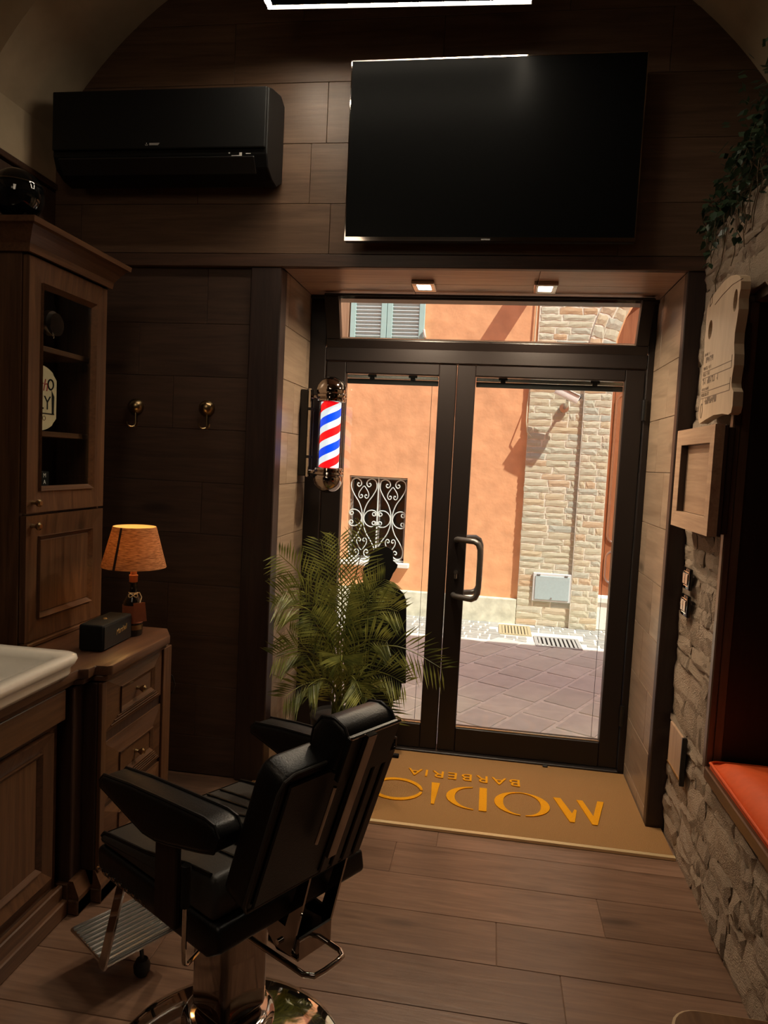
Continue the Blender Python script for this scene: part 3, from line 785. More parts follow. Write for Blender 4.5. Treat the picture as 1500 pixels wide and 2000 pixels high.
# meter box, camera, cable, unseen board added to cast the slanting wall shadow
t = thing('meter_box', 'grey blue utility meter box with pale frame on stone pier', 'meter box', (0.642, FY - 0.05, 0.2))
MB().box(0.457, 0.828, FY - 0.072, FY - 0.044, 0.198, 0.478, 0.005).build('frame', box_frame_m, t)
MB().box(0.478, 0.807, FY - 0.080, FY - 0.0725, 0.217, 0.452, 0.004).build('door', box_m, t)
for hx in (0.51, 0.775): MB().box(hx - 0.016, hx + 0.016, FY - 0.085, FY - 0.0725, 0.455, 0.470, 0.003).build('hinge', iron, t)
MB().lathe([(0.009, FY - 0.090), (0.009, FY - 0.081)], (0.64, 0, 0.235), 12, 'y').build('lock', iron, t)
t = thing('security_camera', 'white security camera on a short arm on the stone pier', 'camera', (0.64, FY - 0.07, 2.07))
MB().lathe([(0.045, FY - 0.085), (0.045, FY - 0.062)], (0.645, 0, 2.085), 20, 'y').build('base', silver, t, smooth=40)
MB().tube([(0.645, FY - 0.08, 2.085), (0.66, FY - 0.16, 2.10), (0.655, FY - 0.24, 2.15)], 0.014, 8).build('arm', silver, t, smooth=True)
rm = Matrix.Translation((0.655, FY - 0.26, 2.185)) @ Matrix.Rotation(math.radians(24), 4, 'Y')
MB().box(-0.125, 0.105, -0.045, 0.045, -0.035, 0.04, 0.012, 2, mat=rm).build('body', white_stone, t, smooth=40)
MB().box(-0.15, 0.10, -0.055, 0.055, 0.040, 0.048, 0.003, mat=rm).build('sunshade', white_stone, t)
MB().lathe([(0.028, 0.0), (0.028, 0.012)], (0, 0, 0), 16, 'x').build('lens', black_gloss, t).matrix_basis = Matrix.Translation(Vector((0.655, FY - 0.26, 2.185)) - OFF[t]) @ Matrix.Rotation(math.radians(24), 4, 'Y') @ Matrix.Translation((0.106, 0, 0))
tag(MB().tube([(0.335, FY - 0.02, 3.4), (0.325, FY - 0.025, 2.4), (0.30, FY - 0.03, 2.1), (0.296, FY - 0.10, 1.95), (0.31, FY - 0.08, 1.84), (0.35, FY - 0.06, 1.80)], 0.006, 6).build('wall_cable', cream, smooth=True), 'thin cream cable running down the edge of the stone pier', 'cable')
t = thing('shadow_board', 'unseen board above the stone pier, added to cast a shadow', 'sign', (0.40, FY, 3.55))
MB().box(0.385, 0.415, FY - 0.68, FY - 0.04, 3.40, 3.69, 0.006).build('board', iron, t)
for zz in (3.72, 3.37): MB().box(0.39, 0.41, FY - 0.66, FY - 0.001, zz - 0.012, zz + 0.012).build('bracket', iron, t)

# ================================================================== DOOR
DY0, DY1 = 3.615, 3.69
fr = MB()
fr.box(-0.957, -0.872, DY0, DY1, 0, 2.318, 0.003).box(0.702, 0.732, DY0, DY1, 0, 2.318, 0.003)
fr.box(-0.872, 0.702, DY0, DY1, 1.995, 2.062, 0.003).box(-0.957, 0.732, 3.595, DY1, 2.300, 2.318, 0.003)
struct(fr, 'trim_9', door_alu)
struct(MB().box(-0.872, 0.702, 3.60, 3.71, 0.0, 0.022, 0.004), 'trim_10', door_alu)
def leaf(name, x0, x1, g0, g1, zb, zt):
    m = MB(); a, b_ = 3.622, 3.682
    m.box(x0, g0, a, b_, 0.026, 1.992, 0.004).box(g1, x1, a, b_, 0.026, 1.992, 0.004)
    m.box(g0, g1, a, b_, 0.026, zb, 0.003).box(g0, g1, a, b_, zt, 1.992, 0.003)
    o = struct(m, name, door_alu)
    MB().box(g0 - 0.004, g1 + 0.004, 3.640, 3.645, zb - 0.004, zt + 0.004).build('pane', pane, o)
    b1 = MB(); e = 0.006
    b1.box(g0, g1, 3.632, 3.640, zb, zb + e).build('glazing_bead', silver, o)
    MB().box(g0 + 0.004, g1 - 0.004, 3.650, 3.668, zt - 0.022, zt - 0.004, 0.002).build('blind_rail', silver, o)
    MB().box(g0 + 0.004, g1 - 0.004, 3.650, 3.668, zt - 0.050, zt - 0.024, 0.002).build('blind_stack', black_plastic, o)
    for f in ((0.28, 0.72) if g1 - g0 < 0.5 else (0.19, 0.81)):
        c = g0 + (g1 - g0) * f
        MB().box(c - 0.022, c + 0.022, 3.646, 3.672, zt - 0.014, zt - 0.002, 0.002).box(c - 0.012, c + 0.012, 3.646, 3.672, zt - 0.026, zt - 0.014, 0.002).build('blind_bracket', black_plastic, o)
    MB().tube([(g1 - 0.035, 3.66, zt - 0.05), (g1 - 0.035, 3.66, zb + 0.01)], 0.0012, 5).build('blind_cord', black_plastic, o)
    return o
leaf('door_1', -0.868, -0.204, -0.766, -0.291, 0.152, 1.936)
d2 = leaf('door_2', -0.200, 0.698, -0.109, 0.606, 0.150, 1.938)
def dhandle(s):
    y = 3.622 if s < 0 else 3.682; d = s * 0.075
    P = [(-0.158, y, 1.118)]
    for a in (0, 0.35, 0.7, 1.0): P.append((-0.150 + 0.085 * a, y + d * (0.25 + 0.75 * a), 1.123))
    P += [(-0.046, y + d * 1.05, 1.112), (-0.036, y + d * 1.05, 1.085), (-0.034, y + d * 1.05, 1.04), (-0.034, y + d * 1.05, 0.90), (-0.037, y + d * 1.05, 0.868), (-0.048, y + d * 1.05, 0.845)]
    for a in (1.0, 0.7, 0.35, 0): P.append((-0.152 + 0.085 * a, y + d * (0.25 + 0.75 * a), 0.835))
    P.append((-0.160, y, 0.838))
    MB().tube(P, 0.0145, 12).build('handle', handle_metal, d2, smooth=True)
dhandle(-1); dhandle(1)
MB().lathe([(0.011, 3.612), (0.011, 3.622)], (-0.152, 0, 0.955), 16, 'y').box(-0.159, -0.145, 3.613, 3.622, 0.92, 0.952, 0.003).build('keyhole', silver, d2)
for zz in (0.25, 1.75): MB().lathe([(0.011, zz), (0.011, zz + 0.10)], (0.702, 3.612, 0), 12).build('hinge', black_plastic, d2)
# transom sash, hinged below and tipped into the room
tp = math.atan2(0.085, 0.195)
ts = Matrix.Translation((0, 3.635, 2.066)) @ Matrix.Rotation(tp, 4, 'X')
m = MB()
m.box(-0.868, 0.698, -0.02, 0.03, 0.0, 0.045, 0.003, mat=ts).box(-0.868, 0.698, -0.02, 0.0, 0.258, 0.268, 0.002, mat=ts)
m.box(-0.868, -0.796, -0.02, 0.03, 0.045, 0.258, 0.003, mat=ts).box(0.640, 0.698, -0.02, 0.03, 0.045, 0.258, 0.003, mat=ts)
tw = struct(m, 'window_3', door_alu)
MB().box(-0.80, 0.644, 0.003, 0.008, 0.04, 0.260, mat=ts).build('pane', pane, tw)
MB().box(-0.796, 0.640, -0.012, -0.006, 0.045, 0.050, mat=ts).build('glazing_bead', silver, tw)
# tipped-in sash sits inside the head of the frame

# ================================================================== DOORMAT
t = thing('door_mat', 'tan coir doormat with orange shop lettering by the glass door', 'mat', (-0.1, 3.2, 0))
MB().prism([(-1.0, 2.864), (0.790, 2.864), (0.790, YF - 0.003), (0.728, YF - 0.003), (0.728, 3.598), (-0.953, 3.598), (-0.953, YF - 0.003), (-1.0, YF - 0.003)], 'z', 0.0, 0.012).build('coir_pad', coir, t)
for i in range(3):
    MB().box(-1.0, 0.795, 2.842 + i * 0.007, 2.8475 + i * 0.007, 0.0, 0.013, 0.001).build('edge_strip', brass_strip, t)
# letters face the door: their tops point into the room
def letter(polys, name='letter'):
    m = MB()
    for p in polys: m.prism(p, 'z', 0.0125, 0.0165)
    return m.build(name, coir_letter, t)
def ring_letter(cx, cy, rx, ry, gap0, gap1, fat_side):
    """broken ring with thick and thin sides; angles in degrees in world xy"""
    m = MB(); n = 40; out, inn = [], []
    for i in range(n + 1):
        a = math.radians(gap1 + (gap0 + 360 - gap1) * i / n)
        th = 0.011 + 0.028 * abs(math.cos(a - math.radians(fat_side))) ** 1.4
        out.append((cx + rx * math.cos(a), cy + ry * math.sin(a))); inn.append((cx + (rx - th) * math.cos(a), cy + (ry - th * 0.55) * math.sin(a)))
    for i in range(n): m.prism([out[i], out[i + 1], inn[i + 1], inn[i]], 'z', 0.0125, 0.0165)
    return m.build('letter', coir_letter, t)
MY = 3.06
LETTERS = True
# M (read from the door side): two diagonal strokes and a leaning outer stroke
def mapM(p): return p
letter([[(0.583, 3.255), (0.555, 3.255), (0.518, 3.106), (0.489, 3.245), (0.462, 3.245), (0.504, 3.030), (0.526, 3.030)],
        [(0.392, 3.245), (0.360, 3.245), (0.411, 3.031), (0.432, 3.031), (0.453, 3.144), (0.443, 3.150), (0.429, 3.109)]])
ring_letter(0.216, 3.145, 0.121, 0.111, 265, 276, 0)
m = MB()
m.prism([(0.028, 3.035), (0.062, 3.035), (0.062, 3.258), (0.028, 3.258)], 'z', 0.0125, 0.0165)
o_, i_ = [], []
for i in range(25):
    a = math.radians(97 + 170 * i / 24)
    th = 0.012 + 0.026 * abs(math.sin(a - PI / 2)) ** 1.2
    o_.append((0.012 + 0.131 * math.cos(a), 3.146 + 0.111 * math.sin(a))); i_.append((0.012 + (0.131 - th) * math.cos(a), 3.146 + (0.111 - th * 0.5) * math.sin(a)))
for i in range(24): m.prism([o_[i], o_[i + 1], i_[i + 1], i_[i]], 'z', 0.0125, 0.0165)
m.build('letter', coir_letter, t)
letter([[(-0.180, 3.047), (-0.166, 3.047), (-0.155, 3.258), (-0.193, 3.258)]])
ring_letter(-0.346, 3.155, 0.120, 0.111, -5, 4, 90)
for i, ch in enumerate('BARBERIA'):
    m = MB()
    text_mesh(m, ch, 0.104, Matrix.Translation(([0.193, 0.118, 0.041, -0.032, -0.100, -0.168, -0.226, -0.282][i], 3.356, 0.0145)) @ Matrix.Rotation(PI, 4, 'Z'), 0.002)
    m.build('letter', coir_letter, t)
tag(MB().box(0.335, 0.36, 3.575, 3.59, 0.0122, 0.022, 0.003).build('rubber_wedge', rubber), 'small black rubber chip lying on the doormat near the threshold', 'wedge')

# ================================================================== ON THE FRONT WALL
# air conditioner
t = thing('air_conditioner', 'black wall-mounted air conditioner left of the television', 'air conditioner', (-1.42, YF, 2.6))
ax0, ax1 = -1.900, -0.968
prof = [(3.078, 2.665), (3.078, 2.985), (3.02, 3.005), (2.905, 2.978), (2.862, 2.960), (2.862, 2.705), (2.885, 2.655), (2.94, 2.628), (3.0, 2.622)]
MB().prism(prof, 'x', ax0, ax1, 0.004).build('body', ac_black, t)
MB().box(ax0 + 0.004, ax1 - 0.004, 2.848, 2.861, 2.722, 2.958, 0.005, 2).build('front_panel', ac_black, t)
rot = Matrix.Translation((0, 2.875, 2.672)) @ Matrix.Rotation(math.radians(35), 4, 'X')
MB().box(ax0 + 0.03, ax1 - 0.05, -0.010, 0.0, -0.04, 0.028, 0.003, mat=rot).build('air_flap', black_plastic, t)
m = MB()
for tr in ([(0, 0.5), (0.5, 1.5), (0, 2.5), (-0.5, 1.5)], [(-0.5, 0.5), (0, -0.5), (-0.9, -0.5), (-1.4, 0.5)], [(0.5, 0.5), (1.4, 0.5), (0.9, -0.5), (0, -0.5)]):
    m.prism([(-1.475 + x * 0.005, 2.737 + z * 0.004) for x, z in tr], 'y', 2.8468, 2.8478)
m.prism([(-1.463, 2.736), (-1.425, 2.736), (-1.418, 2.745), (-1.463, 2.745)], 'y', 2.8468, 2.8478)
m.build('logo', iron, t)
m = MB(); m.box(-1.115, -1.083, 2.860, 2.8615, 2.695, 2.697).box(-1.083, -1.072, 2.860, 2.8615, 2.695, 2.708).box(-1.055, -1.035, 2.860, 2.8615, 2.702, 2.705).box(-1.128, -1.122, 2.860, 2.8615, 2.704, 2.709)
m.build('display_marks', white_ink, t)

# television, tipped slightly down
t = thing('television', 'large black flat screen television on the wood wall above the door', 'television', (-0.08, YF, 2.4))
tm = Matrix.Translation((-0.082, 2.985, 2.398)) @ Matrix.Rotation(math.radians(0.6), 4, 'X')
W2, H2 = 0.580, 0.712
MB().box(-W2, W2, 0.0, 0.030, 0, H2, 0.003, mat=tm).build('back_case', black_plastic, t)
MB().box(-W2 + 0.004, W2 - 0.004, -0.003, 0.0, 0.016, H2 - 0.004, mat=tm).build('screen', screen_m, t)
m = MB(); m.box(-W2, W2, -0.005, 0.0, H2 - 0.004, H2 + 0.001, mat=tm).box(-W2, -W2 + 0.004, -0.005, 0, 0, H2, mat=tm).box(W2 - 0.004, W2, -0.005, 0, 0, H2, mat=tm).box(-W2, W2, -0.006, 0, 0, 0.016, mat=tm)
m.build('bezel', dark_chrome, t)
MB().box(-0.018, 0.018, -0.008, -0.006, 0.004, 0.009, mat=tm).build('badge', silver, t)
MB().box(-0.25, 0.1, 3.0, 3.078, 2.55, 2.9).build('wall_bracket', black_plastic, t)

# coat hooks
for (hx, hz), lab in (((-1.625, 1.69), 'bronze dome coat hook close to the glazed cabinet'), ((-1.285, 1.695), 'bronze dome coat hook closer to the dark post')):
    t = thing('coat_hook', lab, 'coat hook', (hx, YF + 0.02, hz), 'coat hooks on the dark panelling')
    y0 = YF + 0.0248
    MB().lathe([(0.036, y0), (0.037, y0 - 0.008), (0.034, y0 - 0.018), (0.025, y0 - 0.030), (0.012, y0 - 0.037), (0.002, y0 - 0.039)], (hx, 0, hz), 24, 'y').build('dome', bronze, t, smooth=50)
    MB().tube([(hx + 0.006, y0 - 0.02, hz - 0.02), (hx + 0.008, y0 - 0.022, hz - 0.08)], 0.004, 8).build('stem', bronze, t, smooth=True)
    for s in (-1, 1):
        P = [(hx + 0.008 + s * 0.026 * (1 - math.cos(a)) * 0.5 * 1.0, y0 - 0.022 - 0.03 * math.sin(a / 2), hz - 0.082 - 0.016 * math.sin(a) + 0.010 * (a / PI)) for a in [PI * i / 8 for i in range(9)]]
        MB().tube(P, 0.0032, 7).build('prong', bronze, t, smooth=True)

# soffit downlights
for dx, lab in ((-0.36, 'small square soffit downlight close to the barber pole'), (0.187, 'small square soffit downlight close to the carved wooden sign')):
    t = thing('soffit_downlight', lab, 'downlight', (dx, 3.355, 2.318), 'downlights over the door')
    frame = MB()
    w_, h_ = 0.052, 0.075
    frame.box(dx - w_, dx + w_, 3.355 - h_, 3.355 - h_ + 0.022, 2.300, 2.318, 0.003).box(dx - w_, dx + w_, 3.355 + h_ - 0.022, 3.355 + h_, 2.300, 2.318, 0.003)
    frame.box(dx - w_, dx - w_ + 0.022, 3.355 - h_ + 0.022, 3.355 + h_ - 0.022, 2.300, 2.318, 0.003).box(dx + w_ - 0.022, dx + w_, 3.355 - h_ + 0.022, 3.355 + h_ - 0.022, 2.300, 2.318, 0.003)
    frame.build('frame', dark_chrome, t)
    MB().box(dx - w_ + 0.022, dx + w_ - 0.022, 3.355 - h_ + 0.022, 3.355 + h_ - 0.022, 2.306, 2.316).build('diffuser', downlight_m, t)
    l = area('downlight_lamp', (dx, 3.355, 2.303), (0.05, 0.09), 10.0, (1.0, 0.80, 0.56), (dx, 3.355, 0))
    l.data.spread = math.radians(150)

# LED frame hung under the vault
def led_frame(x0, x1, y0, y1, z, label):
    t = thing('led_ceiling_frame', label, 'ceiling light', ((x0 + x1) / 2, (y0 + y1) / 2, z))
    h, b = 0.055, 0.015
    for (a, c, d, e) in ((x0 - b, x1 + b, y1 - b, y1 + b), (x0 - b, x1 + b, y0 - b, y0 + b), (x0 - b, x0 + b, y0 + b, y1 - b), (x1 - b, x1 + b, y0 + b, y1 - b)):
        m = MB().box(a, c, d, e, z + 0.012, z + h)
        if c - a > e - d: m.box(a, c, d, d + 0.003, z, z + 0.012).box(a, c, e - 0.003, e, z, z + 0.012)
        else: m.box(a, a + 0.003, d, e, z, z + 0.012).box(c - 0.003, c, d, e, z, z + 0.012)
        m.build('profile', black_plastic, t)
        MB().box(a + 0.0035, c - 0.0035, d + 0.0035, e - 0.0035, z + 0.0025, z + 0.0115).build('light_strip', led_white, t)
    t.rotation_euler = (0, 0, 0.036)
    for px_, py_ in ((x0, y0), (x1, y0), (x0, y1), (x1, y1)):
        MB().tube([(px_, py_, z + h), (px_, py_, VZ + (VR ** 2 - (px_ - VC) ** 2) ** 0.5 + 0.14)], 0.0015, 5).build('hanging_wire', silver, t)
led_frame(-0.935, 0.034, 2.43, 2.778, 3.20, 'glowing white rectangular light frame hung under the vault')

# ================================================================== LEFT STATION
# tall glazed cabinet
CX = -1.545
cy0, cy1 = 2.205, 2.70
t = thing('tall_cabinet', 'tall reddish pine wall cabinet with glass door on the counter', 'cabinet', (-1.78, 2.45, 0.80))
m = MB()
m.box(XL + 0.005, CX - 0.024, cy0, cy0 + 0.022, 0.80, 2.13, 0.002).box(XL + 0.005, CX - 0.024, cy1 - 0.022, cy1, 0.80, 2.13, 0.002)
m.box(XL + 0.005, CX - 0.024, cy0 + 0.022, cy1 - 0.022, 0.80, 0.83).box(XL + 0.005, CX - 0.024, cy0 + 0.022, cy1 - 0.022, 1.245, 1.272).box(XL + 0.005, CX - 0.024, cy0 + 0.022, cy1 - 0.022, 2.10, 2.13)
m.build('carcass', pine_z, t)
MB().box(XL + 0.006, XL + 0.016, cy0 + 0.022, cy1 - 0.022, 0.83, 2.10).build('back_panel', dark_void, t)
for zz in (1.545, 1.845):
    MB().box(XL + 0.02, CX - 0.045, cy0 + 0.024, cy1 - 0.024, zz - 0.02, zz, 0.002).build('shelf', pine_y, t)
def cab_door(z0, z1, glazed):
    y0, y1, wd = cy0 + 0.006, cy1 - 0.006, 0.078
    m = MB(); frame4(m, 'x', CX - 0.022, y0, y1, z0, z1, wd, CX, CX - 0.006)
    d = m.build('door', pine_z, t)
    m = MB(); frame4(m, 'x', CX - 0.018, y0 + wd - 0.004, y1 - wd + 0.004, z0 + wd - 0.004, z1 - wd + 0.004, 0.016, CX + 0.004, CX - 0.012)
    m.build('moulding', pine_y, d)
    if glazed: MB().box(CX - 0.016, CX - 0.012, y0 + wd, y1 - wd, z0 + wd, z1 - wd).build('pane', pane, d)
    else: MB().prism([(y0 + wd + 0.012, z0 + wd + 0.012), (y1 - wd - 0.012, z0 + wd + 0.012), (y1 - wd - 0.012, z1 - wd - 0.012), (y0 + wd + 0.012, z1 - wd - 0.012)], 'x', CX - 0.02, CX - 0.008, 0.003).build('panel', pine_z, d)
    kz = z0 + 0.035 if glazed else z1 - 0.035
    MB().lathe([(0.008, CX - 0.003), (0.006, CX + 0.012), (0.013, CX + 0.02), (0.014, CX + 0.027), (0.008, CX + 0.032)], (0, y0 + 0.035, kz), 16, 'x').build('knob', bronze, d, smooth=40)
cab_door(1.262, 2.118, True)
cab_door(0.815, 1.252, False)
# cornice: stepped moulding on the two open sides
cp = [(0.0, 2.125), (0.012, 2.125), (0.016, 2.150), (0.035, 2.180), (0.050, 2.200), (0.062, 2.204), (0.064, 2.222), (0.0, 2.222)]
m = MB()
for (dx, dz), (dx2, dz2) in zip(cp, cp[1:]):
    m.face((XL + 0.005, cy0 - dx, dz), (CX + dx, cy0 - dx, dz), (CX + dx2, cy0 - dx2, dz2), (XL + 0.005, cy0 - dx2, dz2))
    m.face((CX + dx, cy0 - dx, dz), (CX + dx, cy1 + dx, dz), (CX + dx2, cy1 + dx2, dz2), (CX + dx2, cy0 - dx2, dz2))
    m.face((CX + dx, cy1 + dx, dz), (XL + 0.005, cy1 + dx, dz), (XL + 0.005, cy1 + dx2, dz2), (CX + dx2, cy1 + dx2, dz2))
m.face((XL + 0.005, cy0 - 0.064, 2.222), (CX + 0.064, cy0 - 0.064, 2.222), (CX + 0.064, cy1 + 0.064, 2.222), (XL + 0.005, cy1 + 0.064, 2.222))
m.build('cornice', pine_y, t)
m = MB()
m.box(CX - 0.02, CX + 0.012, cy0 + 0.004, cy1 - 0.004, 0.796, 0.812, 0.003)
m.build('base_moulding', pine_y, t)
# on the shelves
t2 = thing('shaving_tin', 'round silver tin standing on the upper shelf in the glazed cabinet', 'tin', (-1.61, 2.427, 1.845))
MB().lathe([(0.043, -0.012), (0.045, -0.008), (0.045, 0.008), (0.043, 0.012)], (0, 0, 0), 28, 'x').build('lid', silver, t2, smooth=40).location = (0.0, 0, 0.0455)
MB().lathe([(0.040, -0.014), (0.040, -0.012)], (0, 0, 0), 28, 'x').build('rim', dark_chrome, t2).location = (0.026, 0, 0.0455)
m = MB(); text_mesh(m, 'IJ', 0.026, Matrix.Translation((0.0125, 0, 0.05)) @ Matrix.Rotation(PI / 2, 4, 'Z') @ Matrix.Rotation(PI / 2, 4, 'X'), 0.0004)
mo = m.build('mark', white_ink, t2); mo.location = mo.location - Vector((0, 0, 0)) if False else OFF[mo]
# shaped plaque
t2 = thing('shaped_plaque', 'cream shaped plaque with red and black lettering on middle shelf', 'plaque', (-1.61, 2.36, 1.545))
pc_y, pc_z = 2.357, 1.545 + 0.118
op = []
for i in range(60):
    a = 2 * PI * i / 60
    r = 0.112
    c, s = math.cos(a), math.sin(a)
    yy, zz = 0.105 * max(-1, min(1, 1.32 * c)) , 0.117 * s
    if abs(abs(c) - 0.70) < 0.07: yy *= 0.93
    op.append((pc_y + yy, pc_z + zz))
MB().prism(op, 'x', -1.612, -1.605).build('board', cream, t2)
fx = -1.6045
def plaque_text(txt, sz, y, z, mat, shear=0.0):
    m = MB(); text_mesh(m, txt, sz, Matrix.Translation((fx, y, z)) @ Matrix.Rotation(PI / 2, 4, 'Z') @ Matrix.Rotation(PI / 2, 4, 'X'), 0.0004, shear); m.build('lettering', mat, t2)
plaque_text('gh', 0.062, 2.380, pc_z + 0.045, red_ink, 0.25)
plaque_text('LY', 0.070, 2.390, pc_z - 0.018, black_matte)
plaque_text('CO', 0.026, 2.380, pc_z - 0.072, dark_ink)
m = MB()
m.tube([(fx, 2.425 + 0.016 * math.cos(a), pc_z + 0.052 + 0.018 * math.sin(a)) for a in [2 * PI * i / 14 for i in range(14)]], 0.003, 5, closed=True)
m.prism([(2.432, pc_z + 0.03), (2.447, pc_z + 0.01), (2.445, pc_z - 0.055), (2.435, pc_z - 0.055)], 'x', fx, fx + 0.001)
m.box(fx, fx + 0.001, 2.37, 2.448, pc_z - 0.056, pc_z - 0.052)
m.build('ornament', black_matte, t2)
# books at the bottom
t2 = thing('black_book', 'black book with white spine letters at the bottom of glazed cabinet', 'book', (-1.67, 2.40, 1.272))
MB().box(-1.74, -1.605, 2.372, 2.425, 1.2725, 1.400, 0.002).build('cover', black_matte, t2)
m = MB()
for ch, zz in (('M', 1.385), ('A', 1.361)):
    text_mesh(m, ch, 0.022, Matrix.Translation((-1.6048, 2.398, zz)) @ Matrix.Rotation(PI / 2, 4, 'Z') @ Matrix.Rotation(PI / 2, 4, 'X'), 0.0004)
m.build('lettering', white_ink, t2)
tag(MB().box(-1.73, -1.602, 2.352, 2.370, 1.2725, 1.402, 0.002).build('white_booklet', white_ink), 'thin white booklet beside the black book in the cabinet', 'booklet')
# globe on the cornice
t2 = thing('glass_globe', 'glossy black glass globe on top of the tall cabinet', 'globe', (-1.60, 2.215, 2.222))
pr = [(0.035, 0.0), (0.038, 0.006), (0.034, 0.012)]
MB().lathe(pr, (-1.60, 2.222, 2.222), 24).build('foot', black_gloss, t2, smooth=40)
pr = []
for i in range(17):
    a = -PI / 2 + 0.28 + (PI - 0.30) * i / 16
    pr.append((0.083 * math.cos(a), 2.312 + 0.083 * math.sin(a)))
MB().lathe(pr, (-1.60, 2.222, 0), 40).build('sphere', black_gloss, t2, smooth=60)
MB().lathe([(0.084, 2.3405), (0.0815, 2.343), (0.0795, 2.3465)][:2], (-1.60, 2.222, 0), 40, cap=False).build('band', bronze, t2)

# worktop
FL, FM, FR = -1.255, -1.232, -1.178
outline = [(XL + 0.003, 0.6), (FL, 0.6), (FL, 2.062), (FM + 0.004, 2.078), (FM + 0.004, 2.118), (FR - 0.012, 2.122), (FR, 2.136), (FR, 2.555), (-1.235, 2.652), (XL + 0.003, 2.652)]
wt = MB(); wt.prism(outline, 'z', 0.762, 0.795, 0.005, 2)
inner = [(x - 0.012, y) for x, y in outline]
wt.prism([(x if x < -2 else x - 0.016, y if y < 1 or y > 2.6 else y) for x, y in outline], 'z', 0.742, 0.7615, 0.003)
tag(wt.build('worktop', top_wood, smooth=30), 'dark reddish wood worktop with stepped moulded front edge', 'worktop')

# sink cabinet (recessed), with apron, framed door, plinth
t = thing('sink_cabinet', 'pine sink cabinet with framed door under the white basin', 'cabinet', (-1.6, 1.35, 0))
SX = -1.305
MB().box(XL + 0.003, SX, 0.6, 2.033, 0.09, 0.7405).build('body', pine_y, t)
MB().box(SX + 0.0005, SX + 0.030, 0.6, 2.033, 0.640, 0.740, 0.004).build('apron', pine_y, t)
m = MB(); frame4(m, 'x', SX + 0.0005, 1.30, 1.985, 0.150, 0.615, 0.045, SX + 0.022, SX + 0.008); d = m.build('door', pine_z, t)
MB().box(SX + 0.001, SX + 0.006, 1.345, 1.94, 0.195, 0.570).build('panel', pine_z, d)
m = MB(); frame4(m, 'x', SX + 0.001, 1.347, 1.938, 0.197, 0.568, 0.014, SX + 0.018, SX + 0.007); m.build('moulding', pine_y, d)
m = MB(); m.box(XL + 0.003, SX + 0.012, 0.6, 2.033, 0.0, 0.09); m.box(SX + 0.0125, SX + 0.030, 0.6, 2.033, 0.0, 0.10, 0.004); m.box(SX + 0.0125, SX + 0.046, 0.6, 2.033, 0.0, 0.055, 0.004)
m.build('plinth', pine_y, t)
# corner pilaster + drawer unit
t = thing('drawer_unit', 'pine drawer unit with moulded drawer fronts and dark pilasters', 'drawer unit', (-1.6, 2.35, 0))
MB().box(XL + 0.003, FR - 0.040, 2.116, 2.630, 0.06, 0.738, 0.002).build('body', dark_pine, t)
MB().box(XL + 0.4, -1.262, 2.050, 2.112, 0.06, 0.738, 0.003).build('pilaster', dark_pine, t)
MB().box(XL + 0.4, -1.218, 2.112, 2.117, 0.06, 0.738, 0.002).build('pilaster', dark_pine, t)
PX = FR - 0.0395
m = MB(); m.box(PX, PX + 0.014, 2.118, 2.150, 0.10, 0.738, 0.002).build('stile', pine_z, t)
MB().box(PX, PX + 0.014, 2.562, 2.628, 0.10, 0.738, 0.002).build('stile', pine_z, t)
m = MB()
m.box(-1.262, -1.225, 2.035, 2.120, 0.0, 0.05, 0.004).prism([(-1.262, 0.0), (-1.225, 0.0), (-1.225, 0.06), (-1.245, 0.11), (-1.262, 0.11)], 'y', 2.040, 2.110)
m.box(XL + 0.4, -1.262, 2.036, 2.110, 0.0, 0.10, 0.003).box(XL + 0.4, FR - 0.012, 2.110, 2.64, 0.0, 0.05, 0.004).prism([(-1.6, 0.0), (FR - 0.012, 0.0), (FR - 0.012, 0.06), (FR - 0.034, 0.11), (-1.6, 0.11)], 'y', 2.112, 2.632)
m.build('plinth', pine_y, t)
for zc in (0.648, 0.418, 0.205):
    y0, y1 = 2.155, 2.558; hh = 0.105 if 0.3 < zc < 0.6 else 0.089
    m = MB(); m.box(PX, PX + 0.006, y0, y1, zc - hh, zc + hh)
    O = [(y0 + 0.004, zc - hh + 0.004), (y1 - 0.004, zc - hh + 0.004), (y1 - 0.004, zc + hh - 0.004), (y0 + 0.004, zc + hh - 0.004)]
    I = [(2.235, zc - 0.045), (2.478, zc - 0.045), (2.478, zc + 0.045), (2.235, zc + 0.045)]
    for i in range(4):
        j = (i + 1) % 4
        m.face((PX + 0.006, *O[i]), (PX + 0.006, *O[j]), (PX + 0.015, *I[j]), (PX + 0.015, *I[i]))
    d = m.build('drawer', pine_y, t)
    m = MB(); frame4(m, 'x', PX + 0.010, 2.235, 2.478, zc - 0.045, zc + 0.045, 0.014, PX + 0.020, PX + 0.012); m.build('moulding', pine_y, d)
    MB().box(PX + 0.006, PX + 0.0105, 2.245, 2.468, zc - 0.036, zc + 0.036).build('panel', pine_y, d)
    for q in range(4):
        z_ = zc - hh + 0.012 + q * 0.011
        f = (z_ - (zc - hh)) / (hh - 0.045)
        MB().box(PX + 0.006 + 0.009 * f, PX + 0.0095 + 0.009 * f, 2.165 + 0.07 * f, 2.55 - 0.07 * f, z_, z_ + 0.004, 0.001).build('reed', pine_y, d)
    MB().lathe([(0.008, PX + 0.0107), (0.005, PX + 0.022), (0.012, PX + 0.032), (0.013, PX + 0.040), (0.006, PX + 0.046)], (0, 2.358, zc), 16, 'x').build('knob', bronze, d, smooth=40)

